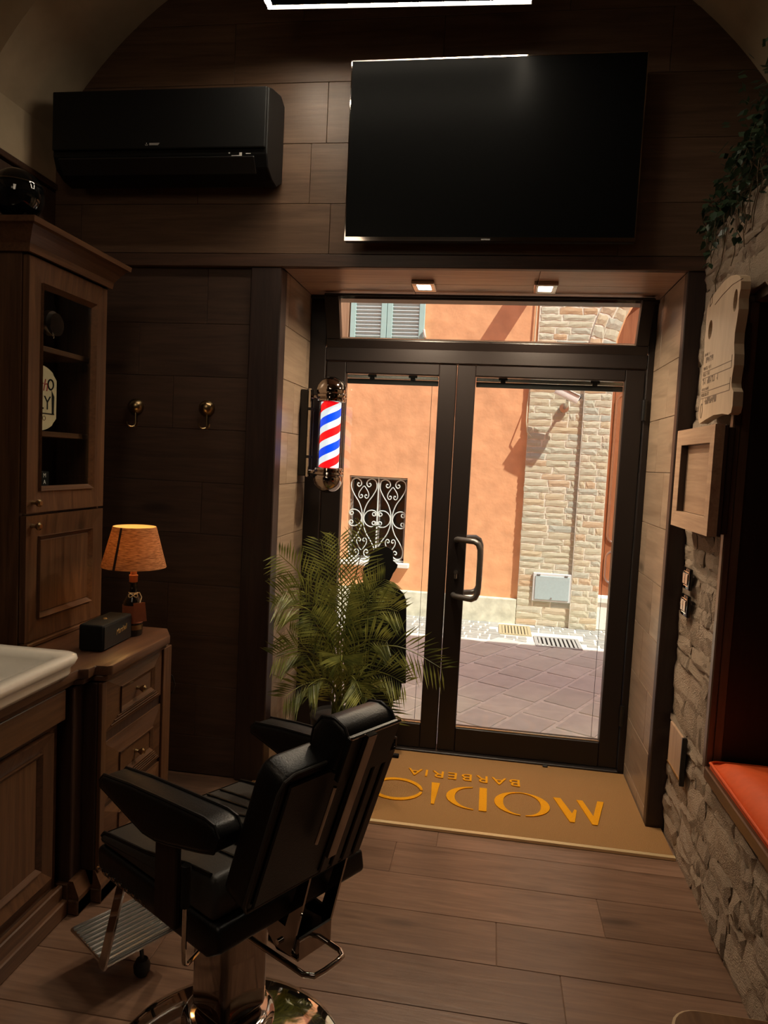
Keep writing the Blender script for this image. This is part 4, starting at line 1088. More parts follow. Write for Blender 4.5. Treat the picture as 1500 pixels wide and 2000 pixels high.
# ceramic basin
t = thing('wash_basin', 'white ceramic wash basin with stepped rim set on the worktop', 'basin', (-1.38, 1.6, 0.795))
def rrect(x0, x1, y0, y1, r, z, n=6):
    P = []
    for cx, cy, a0 in ((x1 - r, y1 - r, 0), (x0 + r, y1 - r, 90), (x0 + r, y0 + r, 180), (x1 - r, y0 + r, 270)):
        for i in range(n + 1):
            a = math.radians(a0 + 90 * i / n); P.append((cx + r * math.cos(a), cy + r * math.sin(a), z))
    return P
m = MB()
bx0, bx1, by0, by1 = -1.66, -1.225, 1.15, 2.040
loops = [rrect(bx0 + 0.05, bx1 - 0.05, by0 + 0.05, by1 - 0.05, 0.05, 0.7955), rrect(bx0 + 0.016, bx1 - 0.016, by0 + 0.016, by1 - 0.016, 0.05, 0.7955), rrect(bx0 + 0.012, bx1 - 0.012, by0 + 0.012, by1 - 0.012, 0.05, 0.806),
         rrect(bx0 + 0.012, bx1 - 0.012, by0 + 0.012, by1 - 0.012, 0.05, 0.822), rrect(bx0 + 0.004, bx1 - 0.004, by0 + 0.004, by1 - 0.004, 0.045, 0.832), rrect(bx0, bx1, by0, by1, 0.04, 0.846), rrect(bx0 + 0.003, bx1 - 0.003, by0 + 0.003, by1 - 0.003, 0.04, 0.858),
         rrect(bx0 + 0.012, bx1 - 0.012, by0 + 0.012, by1 - 0.012, 0.04, 0.863), rrect(bx0 + 0.05, bx1 - 0.045, by0 + 0.06, by1 - 0.055, 0.05, 0.861), rrect(bx0 + 0.06, bx1 - 0.055, by0 + 0.075, by1 - 0.07, 0.06, 0.845), rrect(bx0 + 0.08, bx1 - 0.09, by0 + 0.11, by1 - 0.11, 0.08, 0.74), rrect(bx0 + 0.15, bx1 - 0.16, by0 + 0.2, by1 - 0.2, 0.05, 0.715)]
loops = [[(x, y, zz if zz > 0.7956 else 0.7956) for x, y, zz in l] for l in loops]
vs = [[m.bm.verts.new(p) for p in l] for l in loops]
for A, B in zip(vs, vs[1:]):
    for i in range(len(A)): m.bm.faces.new((A[i], A[(i + 1) % len(A)], B[(i + 1) % len(A)], B[i]))
m.bm.faces.new(vs[-1])
m.build('bowl', ceramic, t, smooth='all')
MB().lathe([(0.022, 0.797), (0.022, 0.801)], (-1.45, 1.6, 0), 20).build('drain', chrome, t)

# loudspeaker
t = thing('bluetooth_speaker', 'small black portable speaker with gold script logo on the worktop', 'speaker', (-1.335, 2.36, 0.796))
a_s = math.atan2(-0.008, 0.215)
sm = Matrix.Translation((-1.332, 2.362, 0.797)) @ Matrix.Rotation(0.035, 4, 'Z')
MB().box(-0.044, 0.044, -0.108, 0.108, 0.0, 0.092, 0.008, 3, mat=sm).build('body', black_matte, t, smooth=40)
MB().box(0.0442, 0.0462, -0.100, 0.100, 0.006, 0.086, 0.002, mat=sm).build('grille', black_plastic, t)
m = MB(); text_mesh(m, 'Marshall', 0.027, sm @ Matrix.Translation((0.0468, 0.022, 0.050)) @ Matrix.Rotation(PI / 2, 4, 'Z') @ Matrix.Rotation(PI / 2, 4, 'X') @ Matrix.Rotation(0.10, 4, 'Z'), 0.0006, 0.25, 0.9)
m.build('logo', gold, t)
m = MB(); b = bmesh.new(); bmesh.ops.create_cone(b, segments=16, radius1=0.008, radius2=0.006, depth=0.004, cap_ends=True); m._merge(b, sm @ Matrix.Translation((0.0, -0.01, 0.0942))); m.build('button', gold, t)

# bottle lamp
lx, ly = -1.312, 2.515
t = thing('bottle_lamp', 'table lamp made of a dark bottle with brown fabric shade', 'table lamp', (lx, ly, 0.796))
MB().lathe([(0.034, 0.796), (0.037, 0.800), (0.037, 0.905), (0.034, 0.925), (0.020, 0.950), (0.014, 0.962), (0.0135, 0.99), (0.015, 0.992), (0.015, 0.997)], (lx, ly, 0), 28).build('bottle', bottle_glass, t, smooth=50)
MB().lathe([(0.0374, 0.845), (0.0374, 0.912)], (lx, ly, 0), 28, cap=False).build('bottle_label', terracotta, t, smooth=40)
MB().lathe([(0.0376, 0.820), (0.0376, 0.838)], (lx, ly, 0), 28, cap=False).build('label_band', bronze, t, smooth=40)
MB().lathe([(0.0150, 0.998), (0.0155, 1.000), (0.0155, 1.018), (0.0165, 1.020), (0.0165, 1.024), (0.012, 1.026), (0.012, 1.045)], (lx, ly, 0), 20).build('lamp_holder', terracotta, t, smooth=40)
MB().lathe([(0.010, 1.046), (0.012, 1.110), (0.018, 1.130), (0.024, 1.155), (0.020, 1.175), (0.004, 1.184)], (lx, ly, 0), 20).build('bulb', bulb_m, t, smooth=60)
sh = MB().lathe([(0.118, 1.056), (0.078, 1.208)], (lx, ly, 0), 40, cap=False).build('lamp_shade', shade_cloth, t, smooth=40)
MB().lathe([(0.1165, 1.057), (0.0765, 1.2075)], (lx, ly, 0), 40, cap=False).build('lining', shade_lining, sh, smooth=40)
a0 = math.atan2(0 - ly, 0 - lx) - 0.62
def onshade(z, a, d=0.0015): r = 0.118 - 0.040 * (z - 1.056) / 0.152 + d; return (lx + r * math.cos(a), ly + r * math.sin(a), z)
MB().face(onshade(1.056, a0 - 0.045), onshade(1.056, a0 + 0.045), onshade(1.208, a0 + 0.06), onshade(1.208, a0 - 0.06)).build('shade_seam', dark_pine, sh)
m = MB(); m.tube([(lx + 0.015 * math.cos(a), ly + 0.015 * math.sin(a), 0.957) for a in [2 * PI * i / 16 for i in range(16)]], 0.002, 6, closed=True)
cdir = Vector((-lx, -ly, 0)).normalized(); sdir = Vector((-cdir.y, cdir.x, 0))
base = Vector((lx, ly, 0.950)) + cdir * 0.026
for s in (-1, 1): m.tube([base + sdir * s * 0.016 * math.sin(a) + Vector((0, 0, 0.007 * math.sin(2 * a))) for a in [PI * i / 10 for i in range(11)]], 0.0018, 6)
m.tube([base, base + sdir * 0.022 + Vector((0, 0, 0.012)), base + sdir * 0.030 + Vector((0, 0, -0.006)), base + sdir * 0.024 + cdir * 0.012 + Vector((0, 0, -0.028))], 0.0018, 6)
m.build('twine', twine, t, smooth=True)
tg = base + sdir * 0.022 + cdir * 0.014 + Vector((0, 0, -0.025))
mt = Matrix((( sdir.x, cdir.x, 0, tg.x), (sdir.y, cdir.y, 0, tg.y), (0, 0, 1, tg.z), (0, 0, 0, 1))) @ Matrix.Rotation(math.radians(-6), 4, 'Y')
MB().box(-0.021, 0.021, -0.001, 0.001, -0.072, 0.0, mat=mt).build('gift_tag', terracotta, t)
tag(MB().tube([(-1.24, 2.656, 0.62), (-1.215, 2.665, 0.60), (-1.205, 2.67, 0.565), (-1.215, 2.67, 0.53), (-1.25, 2.66, 0.51), (-1.32, 2.645, 0.50)], 0.003, 6).build('lamp_cord', black_plastic, smooth=True), 'black cord loop hanging behind the end of the drawer unit', 'cord')

# ================================================================== RIGHT WALL THINGS
# carved wooden sign
t = thing('carved_sign', 'pale shaped wooden price board with two holes on stone wall', 'sign', (0.755, 2.6, 1.69))
L_ = [(2.800, 1.735), (2.792, 1.700), (2.775, 1.690), (2.70, 1.700), (2.60, 1.710), (2.50, 1.708), (2.43, 1.700), (2.402, 1.705), (2.392, 1.725), (2.395, 1.770), (2.416, 1.785), (2.424, 1.80)]
for i in range(8): L_.append((2.422 - 0.010 * math.sin(i * 1.3), 1.82 + 0.035 * i))
L_ += [(2.412, 2.085), (2.408, 2.09), (2.410, 2.115), (2.425, 2.135), (2.47, 2.150), (2.53, 2.160), (2.60, 2.160), (2.70, 2.145), (2.77, 2.130), (2.795, 2.105), (2.797, 2.06)]
for i in range(8): L_.append((2.790 + 0.006 * math.sin(i * 1.6), 2.03 - 0.036 * i))
L_ = [(2.80 + (y - 2.80) * 0.93, z) for y, z in L_]
def holed_board(outl, holes, x0, x1, mat):
    b = bmesh.new(); ed = []
    for loop in [outl] + holes:
        v = [b.verts.new((x0, p[0], p[1])) for p in loop]
        for i in range(len(v)): ed.append(b.edges.new((v[i], v[(i + 1) % len(v)])))
    bmesh.ops.triangle_fill(b, edges=ed, use_beauty=True)
    r = bmesh.ops.extrude_face_region(b, geom=b.faces[:])
    for g in r['geom']:
        if isinstance(g, bmesh.types.BMVert): g.co.x = x1
    bmesh.ops.recalc_face_normals(b, faces=b.faces[:])
    m = MB(); m._merge(b); return m
hole = lambda cy, cz, ry, rz: [(cy + ry * math.cos(2 * PI * i / 20), cz + rz * math.sin(2 * PI * i / 20)) for i in range(20)]
holed_board(L_, [hole(2.735, 2.02, 0.024, 0.034), hole(2.478, 2.065, 0.020, 0.036)], 0.736, 0.766, sign_wood).build('board', sign_wood, t)
MB().box(0.7665, 0.80, 2.5, 2.66, 1.85, 2.0).build('wall_spacer', dark_pine, t)
m = MB(); rl_ = random.Random(4)
def inkrow(z, h, y0, y1, seed):
    r = random.Random(seed); y = y0
    while y > y1:
        wd = r.uniform(0.5, 0.9) * h
        if r.random() < 0.86:
            m.box(0.7353, 0.7359, y - wd, y - wd * 0.72, z, z + h).box(0.7353, 0.7359, y - wd * 0.72, y - wd * 0.1, z + h * r.choice((0, 0.4, 0.78)), z + h * r.choice((0.2, 0.6, 1.0)) + h * 0.05)
        y -= wd * 1.25
inkrow(1.930, 0.010, 2.775, 2.72, 1); inkrow(1.905, 0.019, 2.777, 2.68, 2); inkrow(1.880, 0.012, 2.778, 2.685, 3); inkrow(1.858, 0.012, 2.779, 2.70, 4)
inkrow(1.828, 0.021, 2.780, 2.60, 5); inkrow(1.806, 0.010, 2.780, 2.70, 6); inkrow(1.785, 0.012, 2.781, 2.70, 7); inkrow(1.755, 0.022, 2.782, 2.59, 8)
for zz in (1.872, 1.850, 1.800, 1.778): m.box(0.7354, 0.7359, 2.465, 2.78, zz, zz + 0.0025)
for zz in (1.872, 1.800): m.box(0.7354, 0.7359, 2.462, 2.467, zz - 0.022, zz + 0.02)
m.build('lettering', dark_ink, t)
m = MB()
m.tube([(0.7356, 2.765 + 0.012 * math.cos(a), 1.735 + 0.026 * math.sin(a)) for a in [2 * PI * i / 20 for i in range(20)]], 0.0012, 5, closed=True)
m.tube([(0.7356, 2.76, 2.105), (0.7356, 2.735, 2.115), (0.7356, 2.738, 2.145), (0.7356, 2.762, 2.13)], 0.0012, 5, closed=True)
m.tube([(0.7356, 2.70, 2.10), (0.7356, 2.62, 2.115), (0.7356, 2.52, 2.125), (0.7356, 2.42, 2.12)], 0.0012, 5)
m.build('engraving', dark_ink, t)

# picture frame made of wood
t = thing('wooden_picture', 'deep wooden box frame with wide mitred border on stone wall', 'picture', (0.75, 2.74, 1.30))
m = MB(); frame4(m, 'x', 0.744, 2.500, 2.985, 1.302, 1.672, 0.058, 0.713, 0.716)
m.build('border', frame_wood, t)
MB().box(0.717, 0.7405, 2.9235, 2.9268, 1.362, 1.612).build('inner_edge', dark_pine, t)  # dark strip added to paint shade on the side of the recess
MB().box(0.745, 0.757, 2.500, 2.985, 1.302, 1.672, 0.002).build('backing', dark_pine, t)
MB().box(0.757, 0.779, 2.508, 2.978, 1.310, 1.664, 0.003).build('box', dark_pine, t)
MB().box(0.7405, 0.7448, 2.560, 2.925, 1.362, 1.612).build('panel', frame_wood, t)

# light switches
for zc, lab in ((1.10, 'black and chrome wall switch plate, upper of the pair'), (0.995, 'black and chrome wall switch plate, lower of the pair')):
    t = thing('light_switch', lab, 'switch', (0.78, 2.915, zc), 'wall switches on the stone')
    MB().box(0.768, 0.782, 2.868, 2.960, zc - 0.042, zc + 0.042, 0.005, 2).build('plate', black_gloss, t, smooth=40)
    for k in range(2):
        MB().box(0.764, 0.768, 2.880 + 0.036 * k, 2.912 + 0.036 * k, zc - 0.022, zc + 0.022, 0.002).build('rocker', silver, t)
    for dz in (-0.028, 0.026): MB().box(0.7665, 0.768, 2.876, 2.952, zc + dz, zc + dz + 0.003).build('chrome_line', chrome, t)
# hatch
t = thing('wall_hatch', 'small wood-faced hatch with a black edge low on stone wall', 'hatch', (0.775, 2.89, 0.34))
MB().box(0.774, 0.784, 2.795, 2.995, 0.335, 0.505, 0.002).build('panel', frame_wood_z, t)
MB().box(0.768, 0.786, 2.782, 2.795, 0.325, 0.512, 0.002).build('edge', black_plastic, t)
MB().box(0.771, 0.7738, 2.80, 2.995, 0.338, 0.343).build('lip', gold, t)

# orange cushion in the window niche
cu = MB(); n = 16; rows_t = []
CXa, CXb, CYa, CYb = 0.785, 1.285, 0.95, 2.505
rk = random.Random(8)
loops = []
def cush_h(u, v):
    e = min(u, 1 - u, v * 1.0, 1 - v)
    return 0.065 * (1 - math.exp(-e * 14)) + 0.006 * math.sin(u * 9 + v * 25) * (1 - math.exp(-e * 8))
NU, NV = 14, 40
top = [[(CXa + (CXb - CXa) * i / NU, CYa + (CYb - CYa) * j / NV, NZ0 + 0.03 + cush_h(i / NU, j / NV)) for i in range(NU + 1)] for j in range(NV + 1)]
bot = [[(p[0], p[1], NZ0 + 0.0125) for p in r] for r in top]
cu.grid(top)
bv = MB
ringT = top[0] + [r[-1] for r in top[1:]] + top[-1][-2::-1] + [r[0] for r in top[-2:0:-1]]
ringB = bot[0] + [r[-1] for r in bot[1:]] + bot[-1][-2::-1] + [r[0] for r in bot[-2:0:-1]]
for i in range(len(ringT)):
    j = (i + 1) % len(ringT); cu.face(ringT[i], ringT[j], ringB[j], ringB[i])
cu.face(*ringB)
bmesh.ops.remove_doubles(cu.bm, verts=cu.bm.verts[:], dist=1e-5)
t = thing('seat_cushion', 'bright orange seat cushion lying on the window ledge', 'cushion', (1.03, 1.7, NZ0 + 0.0125))
cu.build('cover', orange_cloth, t, smooth=60)
MB().tube([(CXa - 0.002, CYa + 0.02, NZ0 + 0.03), (CXa - 0.004, 1.7, NZ0 + 0.032), (CXa - 0.002, CYb - 0.01, NZ0 + 0.034), (CXa + 0.02, CYb + 0.002, NZ0 + 0.034), (CXb, CYb + 0.002, NZ0 + 0.034)], 0.005, 8).build('piping', orange_cloth, t, smooth=True)

# ivy
t = thing('trailing_ivy', 'dark green trailing ivy hanging over the top of stone wall', 'ivy', (0.93, 2.8, 2.45))
MB().lathe([(0.07, 2.45), (0.10, 2.56), (0.105, 2.57), (0.10, 2.575)], (0.95, 2.62, 0), 24).build('pot', pot_m, t, smooth=40)
def leaf_mesh(l, wd):
    b = bmesh.new()
    P = [(0, 0, 0), (0.25 * l, wd * 0.42, 0.01 * l), (0.5 * l, wd * 0.5, 0.0), (0.8 * l, wd * 0.25, -0.06 * l), (l, 0, -0.14 * l), (0.8 * l, -wd * 0.25, -0.06 * l), (0.5 * l, -wd * 0.5, 0), (0.25 * l, -wd * 0.42, 0.01 * l)]
    v = [b.verts.new(p) for p in P]; c = b.verts.new((0.5 * l, 0, -0.06 * l))
    for i in range(8): b.faces.new((v[i], v[(i + 1) % 8], c))
    me = bpy.data.meshes.new('leaf'); b.to_mesh(me); b.free(); me.materials.append(ivy_leaf)
    for p in me.polygons: p.use_smooth = True
    return me
IL = [leaf_mesh(0.034, 0.020), leaf_mesh(0.042, 0.026), leaf_mesh(0.028, 0.018)]
ri = random.Random(21)
vines = []
for i in range(24):
    yb = ri.uniform(2.45, 3.02); x = ri.uniform(0.76, 0.90); top_z = ri.uniform(2.5, 2.80) - 0.25 * max(0, yb - 2.75)
    end = 2.47 - ri.uniform(-0.12, 0.20)
    vines.append((x, yb, top_z, end))
vines += [(0.785, 2.82, 2.62, 2.16), (0.775, 2.66, 2.60, 2.22), (0.79, 2.74, 2.66, 2.27), (0.78, 3.0, 2.55, 2.30), (0.77, 2.55, 2.7, 2.25), (0.80, 2.90, 2.6, 2.33), (0.74, 3.02, 2.52, 2.36), (0.76, 2.48, 2.7, 2.30)]
nl = 0
for (x, yb, z1, z0) in vines:
    P = []; xx, yy = min(x + 0.12, 0.98), yb - 0.05
    steps = 9
    for k in range(steps + 1):
        f = k / steps
        P.append(((x + 0.10 * (1 - f) ** 2) + ri.uniform(-0.012, 0.012) - 0.03 * f, yb + 0.05 * math.sin(f * 3 + x * 20) + ri.uniform(-0.012, 0.012), z1 + (z0 - z1) * f))
    P = [(max(px_, 0.76) if pz_ < 2.5 else px_, min(py_, 3.04), pz_) for px_, py_, pz_ in P]
    P = [(0.765 + ri.uniform(-0.012, 0.004), py_, pz_) if pz_ < 2.48 else (px_, py_, pz_) for px_, py_, pz_ in P]
    MB().tube(P, 0.0016, 4).build('vine', bark, t)
    for k in range(steps + 1):
        for q in range(1):
            if nl >= 300: break
            p = P[k]
            for s in (-1, 1):
                if nl >= 300: break
                o = bpy.data.objects.new('leaf', ri.choice(IL)); COL.objects.link(o); o.parent = t
                o.location = Vector((p[0] - 0.004, p[1], p[2] + ri.uniform(-0.02, 0.02))) - OFF[t]
                o.rotation_euler = (ri.uniform(-0.5, 0.5), ri.uniform(0.2, 1.1), ri.choice((PI / 2, -PI / 2)) * s + PI / 2 * 0.9 + ri.uniform(-0.9, 0.9) + PI * 0.5)
                s_ = ri.uniform(0.8, 1.25); o.scale = (s_, s_, s_); nl += 1
m = MB()
for k in range(900):
    p = Vector((ri.uniform(0.74, 1.0), ri.uniform(2.35, 3.04), 0)); p.z = 2.36 + (0.52 - 1.0 * max(0, p.y - 2.66)) * ri.random() ** 0.8
    d = Vector((ri.uniform(-1, 1), ri.uniform(-1, 1), ri.uniform(-0.8, 0.3))).normalized(); e = d.orthogonal().normalized()
    l, wd = ri.uniform(0.028, 0.042), ri.uniform(0.010, 0.014)
    m.face(p, p + d * l * 0.45 + e * wd, p + d * l, p + d * l * 0.45 - e * wd)
m.build('foliage', ivy_leaf, t, kind='stuff')

# barber pole
px, py = -0.806, 3.5
t = thing('barber_pole', 'lit red white and blue striped barber pole with chrome domes', 'barber pole', (px, py, 1.33))
MB().box(-0.9565, -0.915, 3.47, 3.53, 1.405, 1.830, 0.004).build('back_plate', black_plastic, t)
MB().box(-0.9148, -0.900, 3.463, 3.537, 1.400, 1.835, 0.003).build('chrome_edge', chrome, t)
for zz in (1.50, 1.735): MB().box(-0.9148, -0.897, 3.460, 3.540, zz - 0.007, zz + 0.007).build('clip', black_plastic, t)
for zz in (1.798, 1.428):
    MB().tube([(-0.905, py, zz), (px - 0.07, py, zz)], 0.011, 12).build('arm', dark_chrome, t, smooth=True)
zt, zb = 1.772, 1.452
MB().lathe([(0.050, zb), (0.050, zt)], (px, py, 0), 40).build('striped_cylinder', barber_stripes, t, smooth=40)
MB().lathe([(0.060, zb), (0.060, zt)], (px, py, 0), 40, cap=False).build('glass_tube', tube_glass, t, smooth=40)
up_ = [(0.062, zt), (0.070, zt + 0.004), (0.072, zt + 0.012), (0.066, zt + 0.018), (0.076, zt + 0.024), (0.078, zt + 0.034), (0.070, zt + 0.040)]
for i in range(9):
    a = (PI / 2) * i / 8; up_.append((0.0745 * math.cos(a) + 0.0005, zt + 0.050 + 0.078 * math.sin(a)))
MB().lathe(up_, (px, py, 0), 40).build('top_dome', smoky_chrome, t, smooth=35)
dn = [(r, zb - (h - zt)) for r, h in up_]
MB().lathe(dn, (px, py, 0), 40).build('bottom_dome', smoky_chrome, t, smooth=35)

# silhouette figure
t = thing('silhouette_cutout', 'black silhouette cutout of a man in a hat behind the palm', 'cutout figure', (-0.52, 3.52, 0.012))
def sx(px_, py_):                         # outline laid out on the board's own plane, in metres
    return px_, py_
HEAD = [(-0.585, 0.985), (-0.575, 1.040), (-0.545, 1.068), (-0.515, 1.078), (-0.483, 1.068), (-0.464, 1.052), (-0.462, 1.004), (-0.438, 0.986), (-0.440, 0.972), (-0.452, 0.950), (-0.459, 0.940), (-0.464, 0.925), (-0.475, 0.900)]
BODY = HEAD + [(-0.468, 0.885), (-0.430, 0.868), (-0.402, 0.845), (-0.388, 0.815), (-0.384, 0.790), (-0.376, 0.600), (-0.366, 0.392), (-0.388, 0.388), (-0.390, 0.330), (-0.396, 0.306), (-0.425, 0.292), (-0.44, 0.20), (-0.43, 0.03), (-0.39, 0.0132), (-0.55, 0.0132), (-0.56, 0.25), (-0.58, 0.25), (-0.59, 0.0132), (-0.70, 0.0132), (-0.66, 0.03), (-0.67, 0.30), (-0.685, 0.40), (-0.69, 0.60), (-0.68, 0.80), (-0.665, 0.845), (-0.63, 0.875), (-0.605, 0.888), (-0.603, 0.915), (-0.612, 0.95), (-0.60, 0.975)]
MB().prism(BODY, 'y', 3.515, 3.527).build('board', black_matte, t)
MB().box(-0.72, -0.38, 3.49, 3.513, 0.0125, 0.03, 0.003).build('foot_bar', black_matte, t)

# palm
t = thing('potted_palm', 'green areca palm in a dark pot left of the glass door', 'potted plant', (-0.66, 3.33, 0.012))
MB().lathe([(0.085, 0.0125), (0.10, 0.03), (0.125, 0.24), (0.132, 0.262), (0.126, 0.266), (0.118, 0.25)], (-0.675, 3.34, 0), 32).build('pot', pot_m, t, smooth=40)
MB().lathe([(0.002, 0.245), (0.118, 0.243)], (-0.675, 3.34, 0), 24, cap=False).build('soil', bark, t)
rf = random.Random(12)
# base height on the stem, then tip (x, y, z) and upward arch
FR_ = [(0.62, (-0.575, 3.36, 1.165), 0.02), (0.60, (-0.70, 3.30, 1.12), 0.03), (0.58, (-0.79, 3.34, 1.10), 0.05),
       (0.55, (-0.905, 3.04, 1.065), 0.10), (0.50, (-0.895, 3.03, 0.90), 0.16), (0.46, (-0.89, 3.00, 0.84), 0.15),
       (0.52, (-0.46, 3.24, 0.955), 0.10), (0.50, (-0.385, 3.20, 0.82), 0.14), (0.42, (-0.42, 3.12, 0.70), 0.10),
       (0.40, (-0.175, 3.20, 0.575), 0.16), (0.34, (-0.33, 3.08, 0.53), 0.10), (0.30, (-0.37, 3.02, 0.37), 0.14),
       (0.36, (-0.89, 3.00, 0.62), 0.12), (0.33, (-0.86, 3.10, 0.70), 0.06), (0.30, (-0.86, 3.06, 0.42), 0.10),
       (0.48, (-0.62, 3.10, 0.93), 0.06), (0.40, (-0.76, 3.06, 0.80), 0.06), (0.38, (-0.60, 3.02, 0.62), 0.10),
       (0.44, (-0.52, 3.42, 0.88), 0.08), (0.32, (-0.74, 3.00, 0.50), 0.08), (0.34, (-0.50, 3.00, 0.48), 0.10)]
for (bz, tip, arch) in FR_:
    tip = Vector(tip)
    root = Vector((-0.675 + rf.uniform(-0.03, 0.03), 3.34 + rf.uniform(-0.03, 0.03), 0.24))
    stem = Vector((-0.672 + rf.uniform(-0.02, 0.02), 3.33 + rf.uniform(-0.02, 0.02), bz))
    P = [root, root.lerp(stem, 0.5), stem]
    n = 12
    for k in range(1, n + 1):
        f = k / n
        q = stem.lerp(tip, f); q.z += arch * math.sin(PI * f ** 0.8) * (1 if f < 1 else 0)
        P.append(q)
    rad = [0.005] * 3 + [0.0042 - 0.003 * k / n for k in range(n)]
    st = MB().tube(P, rad, 6).build('frond', bark if False else palm_leaf, t, smooth=True)
    m = MB()
    A = P[2:]; nlf = 25
    for k in range(nlf):
        f = 0.06 + 0.94 * k / (nlf - 1)
        s = f * n; i = min(int(s), n - 1); q = A[i].lerp(A[i + 1], s - i)
        tan = (A[i + 1] - A[i]).normalized()
        view = Vector((-q.x * 0.3, -1, 0.25)).normalized()
        side = tan.cross(view)
        side = side.normalized()
        l = (0.050 + 0.115 * math.sin(PI * (0.12 + 0.80 * f)) ** 0.8) * rf.uniform(0.85, 1.12)
        for sg in (-1, 1):
            d = (tan * 0.72 + side * sg * 0.82 + view * rf.uniform(-0.25, 0.35)).normalized()
            wv = d.cross(view).normalized() * 0.0040
            b0 = q; mid = q + d * l * 0.5 + Vector((0, 0, -0.004)); e = q + d * l + Vector((0, 0, -0.02 * rf.uniform(0.3, 1.4)))
            m.face(b0, mid + wv, e, mid - wv)
    m.build('leaflets', palm_leaf, st, kind='stuff')

# ================================================================== BARBER CHAIR (own axes: x forward, y to its left)
ch = thing('barber_chair', 'black leather barber chair with chrome base and ribbed footrest', 'barber chair', (-0.56, 1.60, 0), None, math.radians(148))
def rbx(name, mat, x0, x1, y0, y1, z0, z1, r, seg=4, parent=ch, mat4=None):
    return MB().box(x0, x1, y0, y1, z0, z1, r, seg, mat=mat4).build(name, mat, parent, smooth=50)
# base and column
prof = [(0.288, 0.0), (0.292, 0.006), (0.290, 0.014), (0.278, 0.022), (0.255, 0.030), (0.20, 0.044), (0.14, 0.056), (0.108, 0.064), (0.106, 0.070)]
MB().lathe(prof, (0, 0, 0), 72).build('base_disc', chrome, ch, smooth=30)
MB().lathe([(0.106, 0.0705), (0.108, 0.076), (0.106, 0.12), (0.112, 0.126), (0.112, 0.138), (0.104, 0.146), (0.09, 0.150)], (0, 0, 0), 48).build('collar', dark_chrome, ch, smooth=35)
rbx('column', dark_chrome, -0.068, 0.068, -0.068, 0.068, 0.151, 0.415, 0.022, 4)
rbx('seat_mount', black_plastic, -0.13, 0.14, -0.13, 0.13, 0.416, 0.455, 0.01, 2)
# seat
SP = [(-0.235, 0.510), (-0.19, 0.480), (0.225, 0.478), (0.246, 0.495), (0.252, 0.535), (0.240, 0.548), (-0.225, 0.558)]
MB().prism(SP, 'y', -0.215, 0.215, 0.010, 3).build('seat_base', black_leather, ch, smooth=50)
CPF = [(-0.205, 0.5585), (0.238, 0.549), (0.249, 0.560), (0.243, 0.574), (0.20, 0.582), (0.05, 0.602), (-0.10, 0.638), (-0.195, 0.650), (-0.215, 0.61)]
MB().prism(CPF, 'y', -0.212, 0.212, 0.014, 4).build('seat_cushion', grey_leather, ch, smooth=50)
pf = [(0.225, 0.580), (0.20, 0.5835), (0.05, 0.6035), (-0.10, 0.6395), (-0.185, 0.6505)]
for k in range(-3, 4):
    MB().tube([(x, k * 0.042, z + 0.0005) for x, z in pf], 0.0035, 6).build('pleat', black_leather, ch, smooth=True)
for s in (-1, 1):
    MB().tube([(x, s * 0.2045, z + 0.001) for x, z in [(0.246, 0.565), (0.235, 0.577)] + pf[1:]], 0.004, 8).build('piping', black_leather, ch, smooth=True)
m = MB()
for k in range(15):
    x = 0.235 - k * 0.0145
    m.box(x - 0.0045, x + 0.0045, 0.2165, 0.2215, 0.492 + 0.004 * (k % 2), 0.498 + 0.004 * (k % 2), 0.001)
    m.box(x - 0.0045, x + 0.0045, -0.2215, -0.2165, 0.492 + 0.004 * (k % 2), 0.498 + 0.004 * (k % 2), 0.001)
m.build('stud_trim', chrome, ch, kind='stuff')
# arms
for s in (1, -1):
    sy = 0.2225 if s > 0 else 0.236
    MB().box(-0.100, -0.020, s * sy - 0.007, s * sy + 0.007, 0.502, 0.690, 0.003).build('arm_support', post_wood, ch)
    AP = [(0.205, 0.712), (0.208, 0.728), (0.190, 0.745), (0.08, 0.760), (-0.08, 0.774), (-0.20, 0.784), (-0.232, 0.780), (-0.246, 0.760), (-0.232, 0.725), (-0.19, 0.712), (-0.08, 0.684), (-0.03, 0.674), (0.02, 0.672)]
    a0_, a1_ = (0.172, 0.240) if s > 0 else (-0.272, -0.204)
    arm = MB().prism(AP if s > 0 else [(x, z + 0.012) for x, z in AP], 'y', a0_, a1_, 0.010, 3).build('armrest', black_leather, ch, smooth=50)
    for yy in (a0_ + 0.006, a1_ - 0.006):
        MB().tube([(x * 0.99, yy, z + 0.001 + (0.012 if s < 0 else 0)) for x, z in AP], 0.0035, 6, closed=True).build('piping', black_leather, arm, smooth=True)
# backrest: leaning slab
lean = math.atan2(0.105, 0.31)
bm4 = Matrix.Translation((-0.235, 0.038, 0.626)) @ Matrix.Rotation(-lean, 4, 'Y')
bo = [(-0.158, 0.0), (-0.167, 0.02), (-0.168, 0.290), (-0.160, 0.314), (-0.140, 0.324), (0.140, 0.324), (0.160, 0.314), (0.168, 0.290), (0.167, 0.02), (0.158, 0.0)]
MB().prism([(y, z) for y, z in bo], 'x', -0.052, 0.018, 0.012, 3, mat=bm4).build('backrest', black_leather, ch, smooth=50)
for k in range(-4, 5):
    MB().tube([bm4 @ Vector((0.0185, k * 0.034, zz)) for zz in (0.03, 0.15, 0.30)], 0.004, 6).build('pleat', black_leather, ch, smooth=True)
MB().tube([bm4 @ Vector((-0.050, y * 0.985, z * 0.99 + 0.002)) for y, z in bo], 0.004, 8, closed=True).build('piping', grey_leather, ch, smooth=True)
rp_ = MB().box(-0.060, -0.0525, -0.150, 0.150, 0.015, 0.308, 0.003, mat=bm4).build('rear_panel', black_leather, ch)
